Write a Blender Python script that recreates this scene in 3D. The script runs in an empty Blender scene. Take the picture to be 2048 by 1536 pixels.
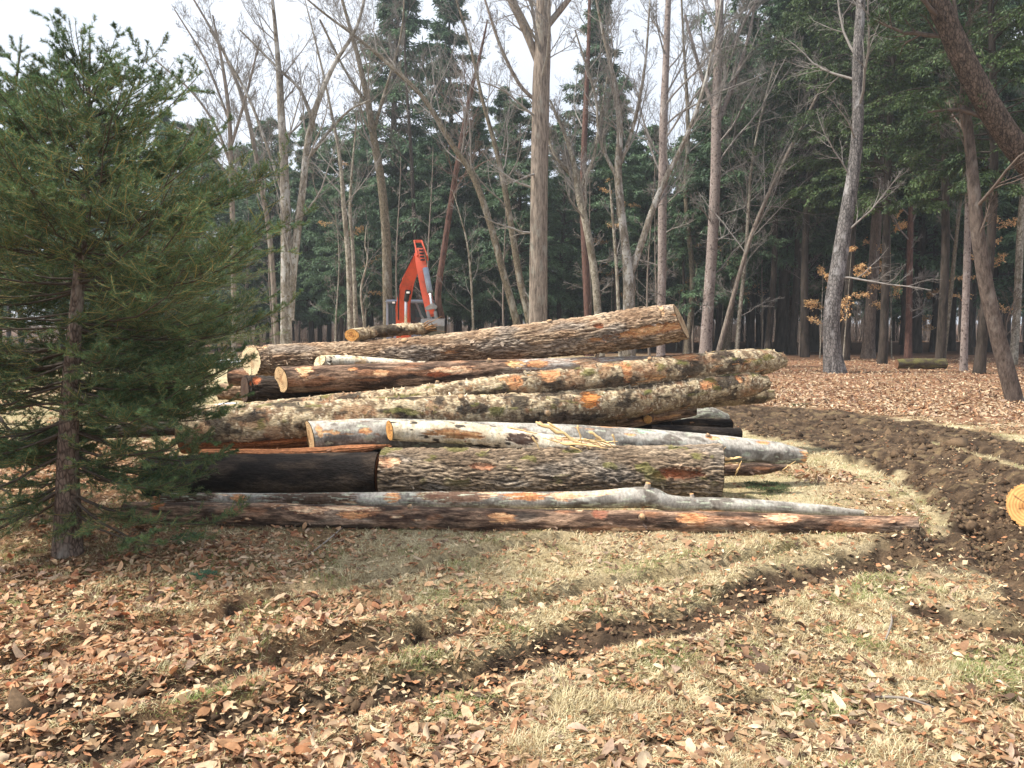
import bpy, math, random
import numpy as np
from mathutils import Vector, Matrix

# ------------------------------------------------------------------ camera, sky, sun, exposure
S = bpy.context.scene
FPX, CX, CY, HZ, EYE = 1538.0, 1024.0, 768.0, 645.0, 1.6
TH = math.atan((CY - HZ) / FPX)
cam_d = bpy.data.cameras.new("Camera")
cam = bpy.data.objects.new("Camera", cam_d)
S.collection.objects.link(cam)
cam.location = (0, 0, EYE)
cam.rotation_euler = (math.pi / 2 - TH, 0, 0)
cam_d.sensor_width = 36.0
cam_d.lens = FPX / 2048 * 36.0
cam_d.clip_start = 0.05
cam_d.clip_end = 3000
S.camera = cam

SUN_EL, SUN_AZ = math.radians(55), math.radians(-98)      # azimuth from +Y, clockwise seen from above
W = bpy.data.worlds.new("World")
S.world = W
W.use_nodes = True
wt = W.node_tree
bg = wt.nodes["Background"]
sky = wt.nodes.new("ShaderNodeTexSky")
sky.sky_type = 'NISHITA'
sky.sun_disc = False
sky.sun_elevation = SUN_EL
sky.sun_rotation = SUN_AZ
sky.air_density = 1.0
sky.dust_density = 2.0
sky.ozone_density = 1.0
# thin even cloud veil over the blue
veil = wt.nodes.new("ShaderNodeMix"); veil.data_type = 'RGBA'
veil.inputs[7].default_value = (9.0, 9.5, 10.4, 1)
ctc = wt.nodes.new("ShaderNodeTexCoord")
cns = wt.nodes.new("ShaderNodeTexNoise"); cns.inputs["Scale"].default_value = 2.2; cns.inputs["Detail"].default_value = 5
cmr = wt.nodes.new("ShaderNodeMapRange")
cmr.inputs[1].default_value = 0.3; cmr.inputs[2].default_value = 0.7
cmr.inputs[3].default_value = 0.62; cmr.inputs[4].default_value = 0.92
wt.links.new(ctc.outputs["Generated"], cns.inputs["Vector"])
wt.links.new(cns.outputs["Fac"], cmr.inputs[0])
wt.links.new(cmr.outputs[0], veil.inputs[0])
wt.links.new(sky.outputs[0], veil.inputs[6])
wt.links.new(veil.outputs[2], bg.inputs["Color"])
bg.inputs["Strength"].default_value = 0.076

sd = bpy.data.lights.new("Sun", 'SUN')
sun = bpy.data.objects.new("Sun", sd)
S.collection.objects.link(sun)
sd.energy = 4.4
sd.angle = math.radians(5)
sd.color = (1.0, 0.93, 0.82)
sdir = Vector((math.sin(SUN_AZ) * math.cos(SUN_EL), math.cos(SUN_AZ) * math.cos(SUN_EL), math.sin(SUN_EL)))
sun.rotation_euler = sdir.to_track_quat('Z', 'Y').to_euler()
sun.location = (-20, 10, 30)

S.view_settings.view_transform = 'Standard'
S.view_settings.look = 'None'
S.view_settings.exposure = 0.88
S.view_settings.gamma = 1
S.cycles.max_bounces = 5
S.cycles.diffuse_bounces = 3
S.cycles.glossy_bounces = 2
S.cycles.transmission_bounces = 3
S.cycles.transparent_max_bounces = 6
S.cycles.use_denoising = True

# ------------------------------------------------------------------ helpers
R = np.random.RandomState(11)
A = np.array

def P(px, py, Y):
    """world point seen at pixel (px,py) of the 2048x1536 photograph, at distance Y in front of the camera"""
    xc = (px - CX) / FPX; yc = (CY - py) / FPX
    d = A([xc, math.cos(TH) + yc * math.sin(TH), -math.sin(TH) + yc * math.cos(TH)])
    t = Y / d[1]
    return A([d[0] * t, Y, EYE + d[2] * t])

def G(px, py):
    """point of the ground plane at that pixel"""
    xc = (px - CX) / FPX; yc = (CY - py) / FPX
    d = A([xc, math.cos(TH) + yc * math.sin(TH), -math.sin(TH) + yc * math.cos(TH)])
    t = -EYE / d[2]
    return A([d[0] * t, d[1] * t, 0.0])

def to_px(x, y, z=0.0):
    ct, st = math.cos(TH), math.sin(TH)
    dz = z - EYE
    f = y * ct - dz * st
    u = y * st + dz * ct
    f = np.maximum(f, 0.05)
    return CX + FPX * x / f, CY - FPX * u / f

_perm = np.tile(np.random.RandomState(7).permutation(256), 3)
_g = np.random.RandomState(8).normal(size=(256, 3)); _g /= np.linalg.norm(_g, axis=1)[:, None]

def pn(x, y, z=0.0):
    x, y, z = np.broadcast_arrays(np.asarray(x, float), np.asarray(y, float), np.asarray(z, float))
    xi, yi, zi = np.floor(x).astype(int), np.floor(y).astype(int), np.floor(z).astype(int)
    xf, yf, zf = x - xi, y - yi, z - zi
    xi &= 255; yi &= 255; zi &= 255
    u, v, w = [t * t * t * (t * (t * 6 - 15) + 10) for t in (xf, yf, zf)]
    out = 0.0
    for i in (0, 1):
        wx = u if i else 1 - u
        for j in (0, 1):
            wy = v if j else 1 - v
            for k in (0, 1):
                wz = w if k else 1 - w
                h = _perm[_perm[_perm[(xi + i) & 255] + ((yi + j) & 255)] + ((zi + k) & 255)]
                g = _g[h]
                out = out + wx * wy * wz * (g[..., 0] * (xf - i) + g[..., 1] * (yf - j) + g[..., 2] * (zf - k))
    return out * 1.6

def fbm(x, y, z=0.0, o=3, lac=2.1, gain=0.5):
    s, a, f = 0.0, 1.0, 1.0
    for i in range(o):
        s = s + a * pn(np.asarray(x) * f + 17.3 * i, np.asarray(y) * f + 5.1 * i, np.asarray(z) * f + 9.7 * i)
        a *= gain; f *= lac
    return s

def sstep(a, b, x):
    t = np.clip((x - a) / (b - a), 0, 1)
    return t * t * (3 - 2 * t)

def mix3(c0, c1, t):
    t = np.asarray(t)[..., None]
    return np.asarray(c0) * (1 - t) + np.asarray(c1) * t

def mesh_np(name, V, F, mat=None, col=None, smooth=False, attrs=None):
    """V (n,3); F list of (m,k) index arrays; col (n,3) per vertex"""
    me = bpy.data.meshes.new(name)
    if not isinstance(F, list): F = [F]
    F = [np.asarray(f, dtype=np.int32) for f in F if len(f)]
    nl = sum(f.size for f in F); nf = sum(len(f) for f in F)
    me.vertices.add(len(V)); me.loops.add(nl); me.polygons.add(nf)
    me.vertices.foreach_set("co", np.asarray(V, dtype=np.float32).ravel())
    me.loops.foreach_set("vertex_index", np.concatenate([f.ravel() for f in F]))
    st, o = [], 0
    for f in F:
        st.append(o + np.arange(len(f)) * f.shape[1]); o += f.size
    me.polygons.foreach_set("loop_start", np.concatenate(st).astype(np.int32))
    if smooth:
        me.polygons.foreach_set("use_smooth", np.ones(nf, dtype=bool))
    if col is not None:
        a = me.color_attributes.new("col", 'FLOAT_COLOR', 'POINT')
        c = np.ones((len(V), 4), dtype=np.float32); c[:, :3] = col
        a.data.foreach_set("color", c.ravel())
    if mat: me.materials.append(mat)
    me.update(calc_edges=True)
    return me

def link(name, me, parent=None, loc=None):
    o = bpy.data.objects.new(name, me)
    S.collection.objects.link(o)
    if parent is not None: o.parent = parent
    if loc is not None: o.location = loc
    return o

def tag(o, label=None, cat=None, group=None, kind=None):
    if label: o["label"] = label
    if cat: o["category"] = cat
    if group: o["group"] = group
    if kind: o["kind"] = kind
    return o

def empty(name, loc, label=None, cat=None, group=None):
    o = link(name, None, loc=loc)
    return tag(o, label, cat, group)

def norm(v):
    return v / np.maximum(np.linalg.norm(v, axis=-1, keepdims=True), 1e-9)

def sweep(paths, radii, k, caps=False, rough=0.0):
    """paths (B,n,3), radii (B,n) -> V, F(quads)"""
    paths = np.asarray(paths, float); radii = np.asarray(radii, float)
    B, n, _ = paths.shape
    t = np.empty_like(paths)
    t[:, 1:-1] = paths[:, 2:] - paths[:, :-2]; t[:, 0] = paths[:, 1] - paths[:, 0]; t[:, -1] = paths[:, -1] - paths[:, -2]
    t = norm(t)
    md = norm(paths[:, -1] - paths[:, 0])
    ref = np.where(np.abs(md[:, 2:3]) > 0.8, A([[1.0, 0.13, 0.0]]), A([[0.0, 0.1, 1.0]]))
    s = norm(np.cross(t, ref[:, None, :])); u = np.cross(s, t)
    a = np.arange(k) * 2 * math.pi / k
    rr = radii[:, :, None] * np.ones(k)
    if rough: rr = rr * (1 + rough * R.normal(size=rr.shape))
    V = paths[:, :, None, :] + rr[..., None] * (np.cos(a)[None, None, :, None] * s[:, :, None, :] + np.sin(a)[None, None, :, None] * u[:, :, None, :])
    V = V.reshape(-1, 3)
    b = np.arange(B)[:, None, None] * n * k; i = np.arange(n - 1)[None, :, None] * k; j = np.arange(k)[None, None, :]
    j2 = (j + 1) % k
    F = np.stack([b + i + j, b + i + j2, b + i + k + j2, b + i + k + j], -1).reshape(-1, 4)
    return V, F

def catenate(parts):
    Vs, Fs, Cs, o = [], {}, [], 0
    for p in parts:
        V, F = p[0], p[1]
        Vs.append(V)
        if len(p) > 2:
            c = np.asarray(p[2], float)
            Cs.append(np.broadcast_to(c, (len(V), 3)) if c.ndim == 1 else c)
        for f in (F if isinstance(F, list) else [F]):
            f = np.asarray(f)
            if len(f): Fs.setdefault(f.shape[1], []).append(f + o)
        o += len(V)
    return np.concatenate(Vs), [np.concatenate(f) for f in Fs.values()], (np.concatenate(Cs) if Cs else None)

def smooth_path(pts, n):
    """Catmull-Rom through pts (m,d) -> (n,d)"""
    pts = np.asarray(pts, float); m = len(pts)
    if m == 2:
        t = np.linspace(0, 1, n)[:, None]
        return pts[0] * (1 - t) + pts[1] * t
    L = np.r_[0, np.cumsum(np.linalg.norm(np.diff(pts[:, :3], axis=0), axis=1))]
    e = np.vstack([2 * pts[0] - pts[1], pts, 2 * pts[-1] - pts[-2]])
    s = np.linspace(0, L[-1], n)
    i = np.clip(np.searchsorted(L, s, side='right') - 1, 0, m - 2)
    t = ((s - L[i]) / (L[i + 1] - L[i]))[:, None]
    p0, p1, p2, p3 = e[i], e[i + 1], e[i + 2], e[i + 3]
    return 0.5 * (2 * p1 + (p2 - p0) * t + (2 * p0 - 5 * p1 + 4 * p2 - p3) * t ** 2 + (3 * p1 - p0 - 3 * p2 + p3) * t ** 3)

# ------------------------------------------------------------------ materials
def new_mat(name, rough=0.9, spec=0.2):
    m = bpy.data.materials.new(name); m.use_nodes = True
    nt = m.node_tree
    b = nt.nodes["Principled BSDF"]
    b.inputs["Roughness"].default_value = rough
    b.inputs["Specular IOR Level"].default_value = spec
    return m, nt, b

def N(nt, t, **kw):
    n = nt.nodes.new(t)
    for k, v in kw.items():
        if k.startswith("_"): setattr(n, k[1:], v)
        else: n.inputs[k.replace("_", " ")].default_value = v
    return n

def coords(nt, scale=(1, 1, 1), which="Object"):
    tc = N(nt, "ShaderNodeTexCoord"); mp = N(nt, "ShaderNodeMapping")
    mp.inputs["Scale"].default_value = scale
    nt.links.new(tc.outputs[which], mp.inputs[0])
    return mp.outputs[0]

def noise(nt, vec, scale, detail=4, rough=0.6, dist=0.0):
    n = N(nt, "ShaderNodeTexNoise", Scale=scale, Detail=detail, Roughness=rough, Distortion=dist)
    if vec is not None: nt.links.new(vec, n.inputs["Vector"])
    return n.outputs["Fac"]

def mr(nt, val, a, b, c, d):
    n = N(nt, "ShaderNodeMapRange")
    for i, v in zip((1, 2, 3, 4), (a, b, c, d)): n.inputs[i].default_value = v
    nt.links.new(val, n.inputs[0])
    return n.outputs[0]

def mixc(nt, fac, c0, c1, mode='MIX'):
    n = N(nt, "ShaderNodeMix", _data_type='RGBA', _blend_type=mode)
    for s, v in ((0, fac), (6, c0), (7, c1)):
        if isinstance(v, (int, float)): n.inputs[s].default_value = v
        elif isinstance(v, (tuple, list)): n.inputs[s].default_value = (*v[:3], 1)
        else: nt.links.new(v, n.inputs[s])
    return n.outputs[2]

def attr(nt, name="col"):
    n = N(nt, "ShaderNodeAttribute"); n.attribute_name = name
    return n.outputs["Color"]

def bump(nt, b, h, strength=0.5, dist=0.01):
    n = N(nt, "ShaderNodeBump", Strength=strength, Distance=dist)
    nt.links.new(h, n.inputs["Height"]); nt.links.new(n.outputs[0], b.inputs["Normal"])

def math_n(nt, op, a, b):
    n = N(nt, "ShaderNodeMath"); n.operation = op
    for i, v in ((0, a), (1, b)):
        if isinstance(v, (int, float)): n.inputs[i].default_value = v
        else: nt.links.new(v, n.inputs[i])
    return n.outputs[0]

def attr_mat(name, lo=0.65, hi=1.4, scale=40, stretch=(1, 1, 1), rough=0.9, bstr=0.5, bdist=0.006, trans=0.0, spec=0.2):
    """vertex-stored local colour times fine procedural grain"""
    m, nt, b = new_mat(name, rough, spec)
    v = coords(nt, stretch)
    f = noise(nt, v, scale, 5, 0.65)
    g = mr(nt, f, 0.3, 0.7, lo, hi)
    cmb = N(nt, "ShaderNodeCombineColor")
    for i in range(3): nt.links.new(g, cmb.inputs[i])
    c = mixc(nt, 1.0, attr(nt), cmb.outputs[0], 'MULTIPLY')
    nt.links.new(c, b.inputs["Base Color"])
    if bstr: bump(nt, b, f, bstr, bdist)
    if trans:
        tr = N(nt, "ShaderNodeBsdfTranslucent"); nt.links.new(c, tr.inputs["Color"])
        mx = N(nt, "ShaderNodeMixShader"); mx.inputs[0].default_value = trans
        nt.links.new(b.outputs[0], mx.inputs[1]); nt.links.new(tr.outputs[0], mx.inputs[2])
        nt.links.new(mx.outputs[0], nt.nodes["Material Output"].inputs[0])
    return m

M_LOG = attr_mat("log_bark", 0.4, 1.65, 24, (1.0, 3.2, 3.2), 0.88, 1.0, 0.018)
M_LOG_SMOOTH = attr_mat("smooth_bark", 0.6, 1.4, 34, (1.4, 1.0, 1.0), 0.8, 0.5, 0.004)
M_LEAF = attr_mat("dead_leaf", 0.75, 1.25, 45, (1, 1, 1), 0.75, 0.0, 0.0, trans=0.22, spec=0.3)
M_GRASS = attr_mat("straw_grass", 0.8, 1.2, 60, (1, 1, 1), 0.8, 0.0, trans=0.2)
M_NEEDLE = attr_mat("needles", 0.7, 1.35, 6, (1, 1, 1), 0.6, 0.0, trans=0.18, spec=0.35)
M_CLOD = attr_mat('clods', 0.6, 1.4, 50, (1, 1, 1), 0.95, 0.6, 0.005)
M_TWIG = attr_mat("twigs", 0.7, 1.3, 12, (1, 1, 1), 0.9, 0.0)
M_CHIP = attr_mat("torn_wood", 0.75, 1.25, 60, (0.15, 2, 2), 0.75, 0.4, 0.003)

def cut_mat():
    m, nt, b = new_mat("cut_wood", 0.8, 0.2)
    v = coords(nt, (1, 1, 1))
    base = attr(nt)
    rad = N(nt, "ShaderNodeAttribute"); rad.attribute_name = "rad"
    wob = noise(nt, v, 9, 3)
    r2 = math_n(nt, 'ADD', rad.outputs["Fac"], math_n(nt, 'MULTIPLY', wob, 0.02))
    ring = math_n(nt, 'SINE', math_n(nt, 'MULTIPLY', r2, 260), 0)
    g = mr(nt, ring, -1, 1, 0.72, 1.08)
    blot = mr(nt, noise(nt, v, 14, 4), 0.3, 0.7, 0.75, 1.2)
    gg = math_n(nt, 'MULTIPLY', g, blot)
    cmb = N(nt, "ShaderNodeCombineColor")
    for i in range(3): nt.links.new(gg, cmb.inputs[i])
    nt.links.new(mixc(nt, 1.0, base, cmb.outputs[0], 'MULTIPLY'), b.inputs["Base Color"])
    bump(nt, b, noise(nt, coords(nt, (1, 1, 6)), 60, 3), 0.5, 0.003)
    return m
M_CUT = cut_mat()

def bark_mat(name, c_dark, c_light, c_patch=None, patch=(0.55, 0.65), scale=14, squeeze=0.16, bstr=1.0, bd=0.02, extra=None, voro=False):
    m, nt, b = new_mat(name, 0.92, 0.15)
    v = coords(nt, (1, 1, squeeze))
    f = noise(nt, v, scale, 6, 0.7, 0.4)
    c = mixc(nt, mr(nt, f, 0.36, 0.64, 0, 1), c_dark, c_light)
    if voro:
        vo = N(nt, "ShaderNodeTexVoronoi", Scale=scale * 1.3); vo.feature = 'DISTANCE_TO_EDGE'
        nt.links.new(coords(nt, (1, 1, 0.45)), vo.inputs["Vector"])
        e = mr(nt, vo.outputs["Distance"], 0.0, 0.18, 0.35, 1.0)
        cb = N(nt, "ShaderNodeCombineColor")
        for i in range(3): nt.links.new(e, cb.inputs[i])
        c = mixc(nt, 1.0, c, cb.outputs[0], 'MULTIPLY')
        f = math_n(nt, 'ADD', f, math_n(nt, 'MULTIPLY', e, 0.6))
    if c_patch:
        n2 = noise(nt, coords(nt, (1, 1, 0.5)), 3.0, 5, 0.65)
        c = mixc(nt, mr(nt, n2, patch[0], patch[1], 0, 0.85), c, c_patch)
    if extra:
        n3 = noise(nt, coords(nt, (1, 1, 0.8)), 11, 4, 0.6)
        c = mixc(nt, mr(nt, n3, 0.56, 0.62, 0, 0.8), c, extra)
    nt.links.new(c, b.inputs["Base Color"])
    bump(nt, b, f, bstr, bd)
    return m

B_OAK = bark_mat("oak_bark", (0.08, 0.065, 0.055), (0.32, 0.265, 0.22), (0.24, 0.23, 0.20), scale=20, squeeze=0.14)
B_MAPLE = bark_mat("maple_bark", (0.09, 0.075, 0.06), (0.29, 0.26, 0.22), (0.40, 0.39, 0.37), (0.5, 0.58), scale=13, squeeze=0.35, extra=(0.11, 0.085, 0.045))
B_GREY = bark_mat("grey_scaly_bark", (0.06, 0.055, 0.055), (0.28, 0.26, 0.25), (0.34, 0.33, 0.33), scale=13, voro=True)
B_SPECK = bark_mat("speckled_bark", (0.19, 0.15, 0.135), (0.30, 0.255, 0.235), (0.38, 0.34, 0.32), scale=20, squeeze=0.6, extra=(0.05, 0.035, 0.03), bd=0.01)
B_BROWN = bark_mat("brown_bark", (0.05, 0.038, 0.032), (0.16, 0.125, 0.105), (0.20, 0.17, 0.15), scale=20, squeeze=0.3)
B_RED = bark_mat("red_bark", (0.06, 0.035, 0.03), (0.17, 0.095, 0.075), scale=14, squeeze=0.25)
B_OLIVE = bark_mat("olive_bark", (0.06, 0.05, 0.035), (0.24, 0.20, 0.145), (0.32, 0.30, 0.26), scale=20, squeeze=0.5)
B_PINE = bark_mat("pine_bark", (0.035, 0.026, 0.021), (0.16, 0.115, 0.09), scale=16, squeeze=0.3, voro=True)
B_DARK = bark_mat("dark_bark", (0.02, 0.017, 0.014), (0.075, 0.06, 0.05), scale=12, squeeze=0.2)
B_PALE = bark_mat("pale_bark", (0.15, 0.13, 0.10), (0.42, 0.39, 0.33), (0.13, 0.105, 0.075), (0.52, 0.6), scale=17, squeeze=0.5, extra=(.10, .09, .06))
B_SPRUCE = bark_mat("spruce_bark", (0.09, 0.06, 0.045), (0.27, 0.20, 0.16), (0.30, 0.26, 0.22), scale=30, squeeze=0.4, bd=0.008, voro=True)

def paint(name, col, rough=0.4, spec=0.5, metal=0.0, dirt=(0.09, 0.07, 0.05), amt=0.5):
    m, nt, b = new_mat(name, rough, spec)
    f = noise(nt, coords(nt), 3.5, 6, 0.7)
    nt.links.new(mixc(nt, mr(nt, f, 0.5, 0.75, 0, amt), col, dirt), b.inputs["Base Color"])
    nt.links.new(mr(nt, f, 0.3, 0.8, rough, min(1, rough + 0.3)), b.inputs["Roughness"])
    b.inputs["Metallic"].default_value = metal
    return m

# ------------------------------------------------------------------ ground fields
def poly_w(pts): return A([G(*p)[:2] for p in pts])
def dist_poly(x, y, W_, closed=False):
    d = np.full(x.shape, 1e9); n = len(W_)
    for i in range(n if closed else n - 1):
        a, b = W_[i], W_[(i + 1) % n]
        ab = b - a; t = np.clip(((x - a[0]) * ab[0] + (y - a[1]) * ab[1]) / (ab @ ab), 0, 1)
        d = np.minimum(d, np.hypot(x - a[0] - t * ab[0], y - a[1] - t * ab[1]))
    return d
def inside(x, y, W_):
    r = np.zeros(x.shape, bool); n = len(W_)
    for i in range(n):
        a, b = W_[i], W_[(i + 1) % n]
        c = (a[1] > y) != (b[1] > y)
        r ^= c & (x < (b[0] - a[0]) * (y - a[1]) / (b[1] - a[1] + 1e-12) + a[0])
    return r

MUD_R = poly_w([(1400, 812), (1560, 815), (1690, 824), (1840, 844), (1960, 868), (2100, 898), (2500, 985), (2700, 1500), (2300, 1330), (2060, 1250), (1960, 1215), (1900, 1165), (1850, 1150),
                (1740, 1140), (1690, 1112), (1740, 1088), (1850, 1064), (1890, 1030), (1850, 985), (1770, 945), (1700, 915), (1610, 890), (1500, 870), (1400, 850)])
BAND1 = poly_w([(-300, 1480), (0, 1440), (140, 1419), (280, 1394), (384, 1377), (523, 1331), (628, 1303), (780, 1290), (900, 1262)])
BAND2 = poly_w([(-300, 1560), (0, 1520), (250, 1490), (453, 1452), (700, 1405), (837, 1375), (1007, 1342), (1110, 1298), (1200, 1265), (1350, 1250), (1418, 1236), (1486, 1195), (1560, 1162), (1690, 1138), (1780, 1105)])
EDGE1 = poly_w([(-300, 1400), (0, 1335), (115, 1301), (262, 1258), (420, 1245), (500, 1205), (558, 1188), (660, 1175), (800, 1150), (956, 1103), (1130, 1076)])
EDGE2 = poly_w([(560, 1300), (700, 1273), (847, 1253), (973, 1221), (1076, 1204), (1178, 1176), (1281, 1159), (1400, 1139), (1520, 1112), (1640, 1085)])
BAND3 = poly_w([(1840, 1215), (1900, 1240), (1990, 1262), (2100, 1290), (2300, 1340)])
PITS = [(1725, 1122, 0.17, .07), (1790, 1110, .15, .05), (1480, 1405, .16, .05), (1320, 1485, .12, .03), (290, 1262, .10, .06), (115, 1305, .09, .06), (420, 1248, .07, .05), (470, 1210, .08, .04),
        (860, 1245, .09, .03), (1870, 1420, .10, .03), (1960, 1060, .35, .07), (1700, 1330, .1, .02), (1000, 1430, .1, .02), (1540, 1250, .12, .02)]
PITW = [(G(p[0], p[1]), p[2], p[3]) for p in PITS]
RIPC = G(1860, 1005)
STRAW_STRIP = poly_w([(1480, 806), (1650, 812), (1800, 832), (1900, 852), (2048, 882), (2300, 940)])
TRACK_STRAW = poly_w([(1860, 880), (1960, 905), (2060, 935), (2250, 990)])

GROOVES = [poly_w(q) for q in ([(1430, 832), (1620, 847), (1800, 877), (1950, 922), (2120, 990)], [(1560, 872), (1700, 892), (1830, 932), (1920, 992), (1962, 1060), (2000, 1140), (2100, 1200)],
           [(1500, 822), (1700, 838), (1900, 878), (2120, 935)], [(1700, 925), (1790, 950), (1858, 1000), (1885, 1060), (1880, 1120)])]
def ground_masks(x, y):
    """mud, leaf litter, grass weights"""
    wob = fbm(x * 1.3, y * 1.3, 3.3, 4)
    fine = fbm(x * 7, y * 7, 8.1, 3)
    px, py = to_px(x, y)
    d = dist_poly(x, y, MUD_R, True); sd_ = np.where(inside(x, y, MUD_R), -d, d)
    mud = sstep(0.16, -0.16, sd_ + wob * 0.30 + fine * 0.10)
    for Wp, w in ((BAND1, 0.13), (BAND2, 0.155), (BAND3, 0.13)):
        d = dist_poly(x, y, Wp)
        mud = np.maximum(mud, sstep(w + 0.05, w - 0.05, d + wob * 0.05 + fine * 0.035))
    for Wp, w in ((EDGE1, 0.05), (EDGE2, 0.065)):  # rut edges: mud tone also paints in their dark shadow line
        d = dist_poly(x, y, Wp)
        mud = np.maximum(mud, sstep(w + 0.03, w - 0.03, d + wob * 0.05 + fine * 0.04) * 0.8)
    for c, r, dp in PITW:
        d = np.hypot(x - c[0], (y - c[1]) * 1.2)
        mud = np.maximum(mud, sstep(r * 1.1, r * .5, d + fine * 0.05))
    mud = mud * (1 - 0.75 * sstep(0.12, 0.0, dist_poly(x, y, TRACK_STRAW) + fine * .06))
    # leaf litter
    lf = sstep(1000, 350, px + 130 * wob + (1100 - py) * 0.2) * sstep(1000, 1060, py)
    lf = 0.8 * lf
    lf = np.maximum(lf, 0.30 * sstep(1330, 1480, py + wob * 60) * sstep(1850, 1100, px))
    lf = np.maximum(lf, 0.19 * sstep(1020, 1060, py) * np.clip(1 + wob, 0, 1.4))
    forest = sstep(826, 800, py + wob * 14 + np.maximum(px - 1500, 0) * -0.085) * sstep(1150, 1350, px)
    forest = np.maximum(forest, sstep(722, 700, py + 8 * wob))
    forest = np.where(y < 0.3, 0, forest)
    lf = np.maximum(lf, forest)
    leftw = sstep(480, 250, px) * sstep(700, 720, py) * sstep(1090, 1000, py)
    lf = np.maximum(lf, leftw * np.clip(0.25 + wob * .7 + sstep(860, 960, py), 0, 1))
    lf = np.maximum(lf, 0.5 * sstep(0.5, 0.1, dist_poly(x, y, poly_w([(1560, 935), (1680, 960), (1850, 1070)]))))
    return mud, np.clip(lf, 0, 1), forest, wob, fine

def ground_h(x, y, full=True):
    x = np.asarray(x, float); y = np.asarray(y, float)
    near = 1 - sstep(16, 30, y)
    h = 0.012 * pn(x * 0.9, y * 0.9, 1.0) + 0.25 * sstep(18, 60, y) * pn(x * 0.06, y * 0.06, 4.0)
    mud, lf, forest, wob, fine = ground_masks(x, y)
    h = h + near * (0.016 * pn(x * 3, y * 3, 2) + 0.008 * fine)
    d = dist_poly(x, y, MUD_R, True); ins = np.where(inside(x, y, MUD_R), d, -d)
    h = h - near * 0.05 * sstep(0, 0.7, ins) + near * mud * (0.034 * np.abs(pn(x * 5, y * 9, 7)) + 0.03 * np.abs(pn(x * 2.1, y * 5, 9)) + 0.022 * pn(x * 13, y * 15, 3) + .012 * pn(x * 30, y * 30, 5))
    for Wp, w, dp in ((BAND1, 0.18, .05), (BAND2, 0.21, .065), (EDGE1, 0.10, .055), (EDGE2, 0.12, .085), (BAND3, .18, .06)) + tuple((g_, .16, .07) for g_ in GROOVES):
        dd = dist_poly(x, y, Wp)
        h = h - dp * sstep(w, w * 0.35, dd + wob * .04) + 0.016 * sstep(w * 2.4, w * 1.2, dd) * sstep(w * .6, w * 1.2, dd)
    rip = sstep(1.0, .5, np.hypot(x - RIPC[0], (y - RIPC[1]) * .7)); h = h + rip * .016 * np.sin((x * .35 + y) * 2 * math.pi / .17 + 2 * wob)
    for c, r, dp in PITW:
        dd = np.hypot(x - c[0], (y - c[1]) * 1.2)
        h = h - dp * sstep(r * 1.15, r * .5, dd + fine * 0.04)
    # level under the pile so the logs lie on it
    return h

def axis(lo, hi, fine_lo, fine_hi, step, grow=1.06, mx=12.0):
    a = list(np.arange(fine_lo, fine_hi, step)); s = step; v = a[-1]
    while v < hi: s = min(s * grow, mx); v += s; a.append(v)
    s = step; v = fine_lo; b = []
    while v > lo: s = min(s * grow, mx); v -= s; b.append(v)
    return A(b[::-1] + a)

gx = axis(-450, 450, -4.6, 7.4, 0.026, 1.05)
gy = axis(-12, 900, 2.3, 8.2, 0.024, 1.016)
X, Y = np.meshgrid(gx, gy)
hx = ground_h(X, Y)
mud, lf, forest, wob, fine = ground_masks(X, Y)
ppx, ppy = to_px(X, Y)
lawn = np.clip(1 - forest, 0, 1)
c_grass = mix3(A([0.42, 0.34, 0.19]), A([0.54, 0.46, 0.29]), np.clip(0.5 + wob, 0, 1))
c_grass = mix3(c_grass, A([0.16, 0.17, 0.055]), np.clip(fbm(X * 2.2, Y * 2.2, 5, 3) * 1.2 - 0.25, 0, 0.7))
c_lit = mix3(A([0.17, 0.095, 0.05]), A([0.30, 0.17, 0.09]), np.clip(0.5 + fine * .7, 0, 1))
c_for = mix3(A([0.20, 0.105, 0.06]), A([0.34, 0.19, 0.115]), np.clip(0.5 + fine * .8, 0, 1))
c_far = mix3(c_for, A([0.10, 0.06, 0.04]), sstep(24, 45, Y)[...] * 0.9)
c_mud = mix3(A([0.045, 0.030, 0.020]), A([0.13, 0.088, 0.055]), np.clip(0.45 + 1.0 * fine + .3 * wob, 0, 1))
c_mud = mix3(c_mud, A([.30, .22, .12]), sstep(.25, .55, fbm(X * 3, Y * 6, 2.2, 3)) * .5)
C = mix3(c_grass, c_lit, np.clip(lf * 1.2, 0, 1) * lawn)
C = mix3(C, c_far, forest)
C = mix3(C, c_mud, np.clip(mud, 0, 1))
nx, ny = len(gx), len(gy)
idx = np.arange(nx * ny).reshape(ny, nx)
F = np.stack([idx[:-1, :-1], idx[:-1, 1:], idx[1:, 1:], idx[1:, :-1]], -1).reshape(-1, 4)

def ground_mat():
    m, nt, b = new_mat("ground_soil", 0.95, 0.15)
    v = coords(nt)
    f1 = noise(nt, v, 26, 7, 0.7)
    f2 = noise(nt, v, 5, 5, 0.6)
    f3 = noise(nt, coords(nt, (1, 2.2, 1)), 90, 3, 0.6)
    g = math_n(nt, 'MULTIPLY', mr(nt, f1, 0.28, 0.72, 0.5, 1.5), mr(nt, f3, 0.3, 0.7, 0.7, 1.3))
    cb = N(nt, "ShaderNodeCombineColor")
    for i in range(3): nt.links.new(g, cb.inputs[i])
    c = mixc(nt, 1.0, attr(nt), cb.outputs[0], 'MULTIPLY')
    nt.links.new(c, b.inputs["Base Color"])
    bump(nt, b, math_n(nt, 'ADD', f1, math_n(nt, 'MULTIPLY', f3, 0.4)), 1.0, 0.03)
    return m
me = mesh_np("ground", np.stack([X, Y, hx], -1).reshape(-1, 3), F, ground_mat(), C.reshape(-1, 3), True)
tag(link("ground", me), "matted dry lawn, mud and leaf litter running back into the wood", kind="structure")

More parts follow.
